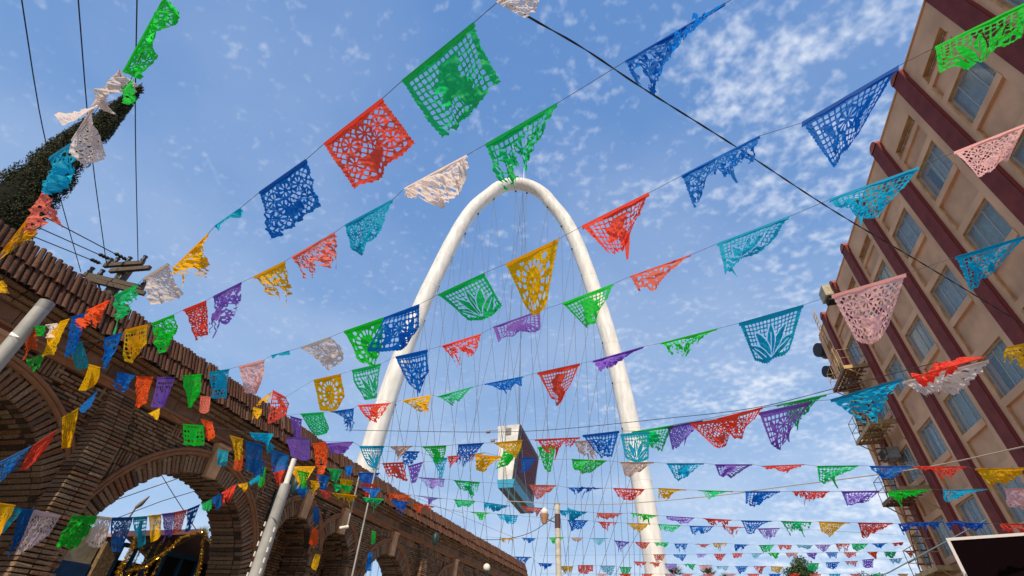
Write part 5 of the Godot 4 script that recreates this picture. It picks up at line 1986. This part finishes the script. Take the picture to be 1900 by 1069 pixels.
func make_utility_pole() -> void:
	var wood := mat("pole_wood", lin(0.19, 0.145, 0.105), 0.9, 1.0, 1.6, 0.6)
	var black := mat("insulator", lin(0.018, 0.016, 0.018), 0.4)
	var top := at_h(241, 494, 14.6)
	var t := thing("utility_pole", "weathered wooden utility pole with crossarms behind the arcade", "utility pole", Vector3(top.x, 0, top.z))
	var o := t.position
	var st := st_new()
	tube(st, PackedVector3Array([Vector3.ZERO, Vector3(0, top.y, 0)]), [0.30, 0.22], 12)
	put("shaft", done(st), wood, t)
	var ends := []
	for q in [[194, 493, 265, 488, 14.5], [205, 503, 278, 497, 14.1], [156, 509, 267, 535, 13.55], [158, 517, 269, 545, 13.3]]:
		var a := at_h(q[0], q[1], q[4]) - o
		var b := at_h(q[2], q[3], q[4]) - o
		ends.append([a, b])
		var bas := Basis.looking_at((b - a).normalized(), Vector3.UP)
		st = st_new()
		box(st, (a + b) * 0.5, Vector3(0.15, 0.19, a.distance_to(b)), bas)
		put("crossarm", done(st), wood, t)
	for e in [0, 2]:
		for f in [0.05, 0.22, 0.55, 0.95]:
			var p: Vector3 = ends[e][0].lerp(ends[e][1], f)
			st = st_new()
			tube(st, PackedVector3Array([p, p + Vector3(0, 0.18, 0), p + Vector3(0, 0.25, 0), p + Vector3(0, 0.40, 0)]), [0.04, 0.11, 0.07, 0.10], 8)
			put("insulator", done(st), black, t)
	for k in 2:
		put("arm_brace", rod(Vector3(0, 12.6, 0), ends[2][k].lerp(Vector3(0, 13.5, 0), 0.4), 0.04, 6), wood, t)
	# strain insulators on the wires that leave to the upper side
	var wm := mat("wire_black", lin(0.025, 0.027, 0.032), 0.5)
	var starts := [[238, 484, 85, 398], [205, 482, 78, 420], [188, 490, 72, 438]]
	var wl := ["uppermost thin black line running off the utility pole crossarm", "middle thin black line running off the utility pole crossarm", "lowest thin black line running off the utility pole crossarm"]
	for i in 3:
		var s: Array = starts[i]
		var a := at_h(s[0], s[1], 14.75)
		var b := at_h(s[2], s[3], 14.0)
		var ext := b + (b - a) * 1.2
		wire("power_line", wl[i], [a, a.lerp(ext, 0.5) + Vector3(0, -0.12, 0), ext], 0.022, wm)
		for k in 3:
			st = st_new()
			ball(st, a.lerp(b, 0.06 + 0.05 * k) - o, Vector3(0.09, 0.08, 0.09), 6)
			put("strain_insulator", done(st), black, t)
	var vert := [[[40, 0], [85, 265], [150, 505]], [[145, 0], [168, 270], [197, 488]], [[254, 0], [251, 240], [256, 486]]]
	var vl := ["thin dark line rising from the pole past the cypress", "thin dark line rising overhead between the other two", "thin dark line rising overhead from the crossarm tip"]
	for i in 3:
		var v: Array = vert[i]
		var a := at_h(v[2][0], v[2][1], 13.9)
		var c := at(v[0][0], v[0][1], 11.0)
		var b := at(v[1][0], v[1][1], 15.0)
		wire("service_line", vl[i], [a, b, c, c + (c - b) * 0.6], 0.016, wm)

func make_wires() -> void:
	var black := mat("wire_black", Color.BLACK)
	# the twisted black cable over the right side of the street
	var pts := [at(-900, -1250, 5.5), at(500, -320, 3.6), at(860, -52, 3.5), at(962, 20, 3.6), at(1080, 88, 3.9), at(1195, 165, 4.2), at(1365, 272, 4.8), at(1550, 393, 5.5), at(1730, 500, 6.4), at(1905, 606, 7.4)]
	var c := Curve3D.new()
	for i in pts.size():
		var d: Vector3 = (pts[mini(i + 1, pts.size() - 1)] - pts[maxi(i - 1, 0)]) / 6.0
		c.add_point(pts[i], -d, d)
	var len := c.get_baked_length()
	var o := thing("twisted_cable", "black twisted power cable crossing above the flags to the hotel", "wire")
	for s in 2:
		var p := PackedVector3Array()
		for k in 260:
			var q := c.sample_baked(len * k / 259.0)
			var a := k * 0.9 + s * PI
			p.append(q + Vector3(0, cos(a), sin(a)) * 0.0060)
		var st := st_new()
		tube(st, p, [0.0052], 5)
		put("strand", done(st), black, o)
	wire("messenger_wire", "fine dark wire sweeping from the arch leg to the hotel", [at(640, 798, 13.0), at(960, 801, 13.0), at(1240, 776, 11.5), at(1400, 757, 10.5), at(1545, 722, 9.5), at(1740, 672, 8.6)], 0.008, black)
	wire("rope", "pale beige rope running from mid street to the hotel", [at(940, 930, 14.0), at(1120, 936, 13.0), at(1320, 921, 11.5), at(1440, 905, 10.6), at(1690, 872, 8.4), at(1905, 828, 6.6)], 0.011, mat("rope_beige", lin(0.42, 0.35, 0.26), 0.9), "")
	wire("slack_wire", "slack dark wire hanging from the basket lamp to the arcade", [at(862, 1000, 19.0), at(930, 1001, 19.5), at(985, 988, 20.0), at(1034, 955, 20.0)], 0.012, black)
	wire("guy_wire", "dark steel guy wire sloping below the hotel fire escape", [at(1560, 1100, 11.0), at(1650, 1062, 11.0), at(1750, 1008, 11.0), at(1830, 965, 11.0)], 0.014, mat("guy_steel", lin(0.10, 0.16, 0.21), 0.5))
	wire("back_wire", "upper dark wire seen through the near wide arch", [at(180, 940, 14.0), at(330, 888, 15.0), at(420, 855, 16.0)], 0.014, black)
	wire("back_wire", "lower dark wire seen through the near wide arch", [at(200, 968, 14.0), at(300, 930, 14.5), at(400, 900, 15.0)], 0.012, black)
	wire("back_wire", "steep dark wire crossing others through the near wide arch", [at(280, 850, 17.0), at(320, 915, 16.0), at(365, 985, 15.0)], 0.014, black)
	var ae := thing("aerial_lamp", "small grey bent lamp head behind the near wide arch", "lamp", at(252, 942, 15.0))
	put("stem", rod(Vector3(-0.3, -1.2, 0), Vector3(0, 0, 0), 0.03, 6), mat("flood_grey", Color.WHITE), ae)
	var st2 := st_new()
	tube(st2, PackedVector3Array([Vector3(0, 0, 0), Vector3(0.14, 0.10, 0), Vector3(0.36, 0.33, 0)]), [0.05, 0.075, 0.02], 8)
	put("head", done(st2), mat("flood_grey", Color.WHITE), ae)

func tinsel(label: String, pts: Array, n: int, sd: int) -> void:
	var r := RandomNumberGenerator.new()
	r.seed = sd
	var gold := mat("tinsel_gold", lin(0.80, 0.50, 0.07), 0.22)
	gold.metallic = 0.85
	var c := Curve3D.new()
	for p in pts:
		c.add_point(p)
	var st := st_new()
	st.set_smooth_group(-1)
	for i in n:
		var q := c.sample_baked(c.get_baked_length() * r.randf())
		var d := Vector3(r.randfn(), r.randfn(), r.randfn()).normalized()
		var e := d.cross(Vector3(r.randfn(), r.randfn(), r.randfn())).normalized()
		tri(st, q - e * 0.007, q + e * 0.007, q + d * r.randf_range(0.05, 0.09))
		tri(st, q + d * 0.02 - e * 0.012, q + d * 0.03 + e * 0.012, q + d * 0.045)
	var o := thing("tinsel_garland", label, "garland", Vector3.ZERO, "gold tinsel on the stall")
	put("strands", done(st), gold, o)
	put("core", rod(pts[0], pts[pts.size() - 1], 0.004, 4), gold, o)

func make_stall() -> void:
	var cream := mat("house_cream", lin(0.50, 0.42, 0.29), 0.9, 2.0, 0.5, 0.3)
	var blue := mat("house_blue", lin(0.018, 0.070, 0.20), 0.8, 2.0, 0.7)
	var wood := mat("stall_wood", lin(0.34, 0.235, 0.125), 0.85, 1.0, 1.4, 0.4)
	var dark := mat("stall_dark", lin(0.030, 0.024, 0.018), 0.9)
	var b := thing("cream_house", "low cream house with a blue band behind the near arch", "house", Vector3(-13.6, 0, -7.9))
	var st := st_new()
	hexa(st, [Vector3(-2.5, 2.87, 1.5), Vector3(0.6, 2.87, 1.5), Vector3(0.6, 2.87, -0.45), Vector3(-2.5, 2.87, -0.45), Vector3(-2.5, 3.3, 1.5), Vector3(0.6, 3.3, 1.5), Vector3(0.6, 3.62, -0.45), Vector3(-2.5, 3.62, -0.45)])
	put("wall", done(st), cream, b)
	put("blue_band", rod_box(Vector3(-2.5, 2.35, -0.45), Vector3(0.64, 2.866, 1.5)), blue, b)
	put("plinth", rod_box(Vector3(-2.5, 0, -0.45), Vector3(0.6, 2.346, 1.5)), cream, b)
	var t := thing("market_stall", "wooden stall with pink edged gable roof and blue window frames", "stall", Vector3(-13.0, 0, -10.5))
	put("corner_post", rod_box(Vector3(-0.15, 0, 1.75), Vector3(0.12, 3.46, 2.1)), wood, t)
	put("back_wall", rod_box(Vector3(-2.4, 0, -1.6), Vector3(-2.3, 3.3, 2.0)), dark, t)
	put("front_wall", rod_box(Vector3(-0.35, 0, -1.7), Vector3(-0.25, 2.6, 1.75)), wood, t)
	st = st_new()
	hexa(st, [Vector3(-2.6, 3.42, 2.2), Vector3(0.35, 3.42, 2.2), Vector3(0.35, 3.92, 0.0), Vector3(-2.6, 3.92, 0.0), Vector3(-2.6, 3.49, 2.2), Vector3(0.35, 3.49, 2.2), Vector3(0.35, 3.99, 0.0), Vector3(-2.6, 3.99, 0.0)])
	hexa(st, [Vector3(-2.6, 3.92, 0.0), Vector3(0.35, 3.92, 0.0), Vector3(0.35, 3.1, -1.9), Vector3(-2.6, 3.1, -1.9), Vector3(-2.6, 3.99, 0.0), Vector3(0.35, 3.99, 0.0), Vector3(0.35, 3.17, -1.9), Vector3(-2.6, 3.17, -1.9)])
	var roof := put("roof", done(st), mat("stall_roof", lin(0.45, 0.26, 0.25), 0.7), t)
	st = st_new()
	hexa(st, [Vector3(0.352, 3.40, 2.25), Vector3(0.40, 3.40, 2.25), Vector3(0.40, 3.90, 0.0), Vector3(0.352, 3.90, 0.0), Vector3(0.352, 3.52, 2.25), Vector3(0.40, 3.52, 2.25), Vector3(0.40, 4.02, 0.0), Vector3(0.352, 4.02, 0.0)])
	put("verge_board", done(st), mat("stall_pink", lin(0.55, 0.33, 0.33), 0.6), roof)
	put("gable_wall", rod_box(Vector3(-0.32, 2.604, -1.4), Vector3(-0.26, 3.35, 0.55)), dark, t)
	var win := st_new()
	for q in [[0.75, 1.55], [-0.75, 0.35]]:
		for z in [q[0], q[1]]:
			lohi(win, Vector3(-0.22, 2.62, z - 0.05), Vector3(-0.12, 3.42, z + 0.05))
		lohi(win, Vector3(-0.22, 3.34, q[0] + 0.052), Vector3(-0.12, 3.43, q[1] - 0.052))
		lohi(win, Vector3(-0.215, 2.62, (q[0] + q[1]) * 0.5 - 0.03), Vector3(-0.125, 3.338, (q[0] + q[1]) * 0.5 + 0.03))
	put("window_frame", done(win), mat("stall_blue", lin(0.030, 0.15, 0.30), 0.6), t)
	var apex := Vector3(-12.55, 3.96, -10.5)
	tinsel("gold tinsel rope running down the stall verge from the peak", [apex, Vector3(-12.55, 3.50, -11.3), Vector3(-12.6, 3.2, -12.2)], 900, 31)
	tinsel("gold tinsel swag looping under the stall gable", [apex, Vector3(-12.5, 3.70, -9.9), Vector3(-12.5, 3.40, -9.7), Vector3(-12.5, 2.95, -9.3), Vector3(-12.5, 2.8, -8.9)], 900, 32)
	tinsel("gold tinsel hanging straight down from the stall peak", [apex, Vector3(-12.5, 3.3, -10.75), Vector3(-12.5, 2.9, -10.8)], 500, 33)
	tinsel("gold tinsel along the stall post", [Vector3(-12.5, 3.5, -8.7), Vector3(-12.5, 3.3, -8.75), Vector3(-12.5, 2.5, -8.7)], 500, 34)
	for i in 5:
		tinsel(["first", "second", "third", "fourth", "fifth"][i] + " gold strand from the post inside the stall front", [Vector3(-12.7, 3.45 + 0.05 * i, -8.95 - 0.2 * i), Vector3(-12.7, 2.4, -8.9 - 0.2 * i)], 260, 40 + i)
	var g := thing("grass_tuft", "spiky green grass tuft standing on the stall roof", "plant", Vector3(-12.9, 3.92, -10.75))
	var r := RandomNumberGenerator.new()
	r.seed = 3
	st = st_new()
	st.set_smooth_group(-1)
	for k in 420:
		var d := Vector3(r.randfn() * 0.6, absf(r.randfn()) * 0.8 + 0.1, r.randfn() * 0.6).normalized() * r.randf_range(0.14, 0.30)
		var e := d.cross(Vector3(r.randfn(), 0.2, r.randfn())).normalized() * 0.006
		tri(st, e, -e, d)
	put("blades", done(st), mat("tuft_green", lin(0.12, 0.17, 0.045), 0.8), g)

func make_board() -> void:
	var a := at_h(1755, 1000, 3.75)
	var b := at_h(1905, 989.6, 3.75)
	var d := (b - a).normalized()
	var n := d.cross(Vector3.UP)
	var bas := Basis(d, Vector3.UP, n)
	var t := thing("screen_board", "black panel with a thin white frame below the hotel", "billboard", Vector3(a.x, 0, a.z))
	var w := 3.2
	var mk := func(x0: float, y0: float, x1: float, y1: float, n0: float, n1: float) -> ArrayMesh:
		var st := st_new()
		box(st, d * (x0 + x1) * 0.5 + Vector3.UP * (y0 + y1) * 0.5 + n * (n0 + n1) * 0.5, Vector3(x1 - x0, y1 - y0, n1 - n0), bas)
		return done(st)
	put("panel", mk.call(0.05, 1.2, w - 0.05, 3.70, -0.06, 0.06), mat("board_black", lin(0.006, 0.003, 0.004), 0.95), t)
	mats["board_black"].metallic_specular = 0.0
	var white := mat("board_frame", lin(0.62, 0.58, 0.57), 0.5)
	var fr := put("frame", mk.call(0.0, 3.702, w, 3.75, -0.08, 0.08), white, t)
	put("side_rail", mk.call(0.0, 1.2, 0.048, 3.70, -0.08, 0.08), white, fr)
	put("side_rail", mk.call(w - 0.048, 1.2, w, 3.70, -0.08, 0.08), white, fr)
	for x in [0.4, w - 0.4]:
		put("leg", mk.call(x - 0.05, 0.0, x + 0.05, 1.198, -0.05, 0.05), white, t)
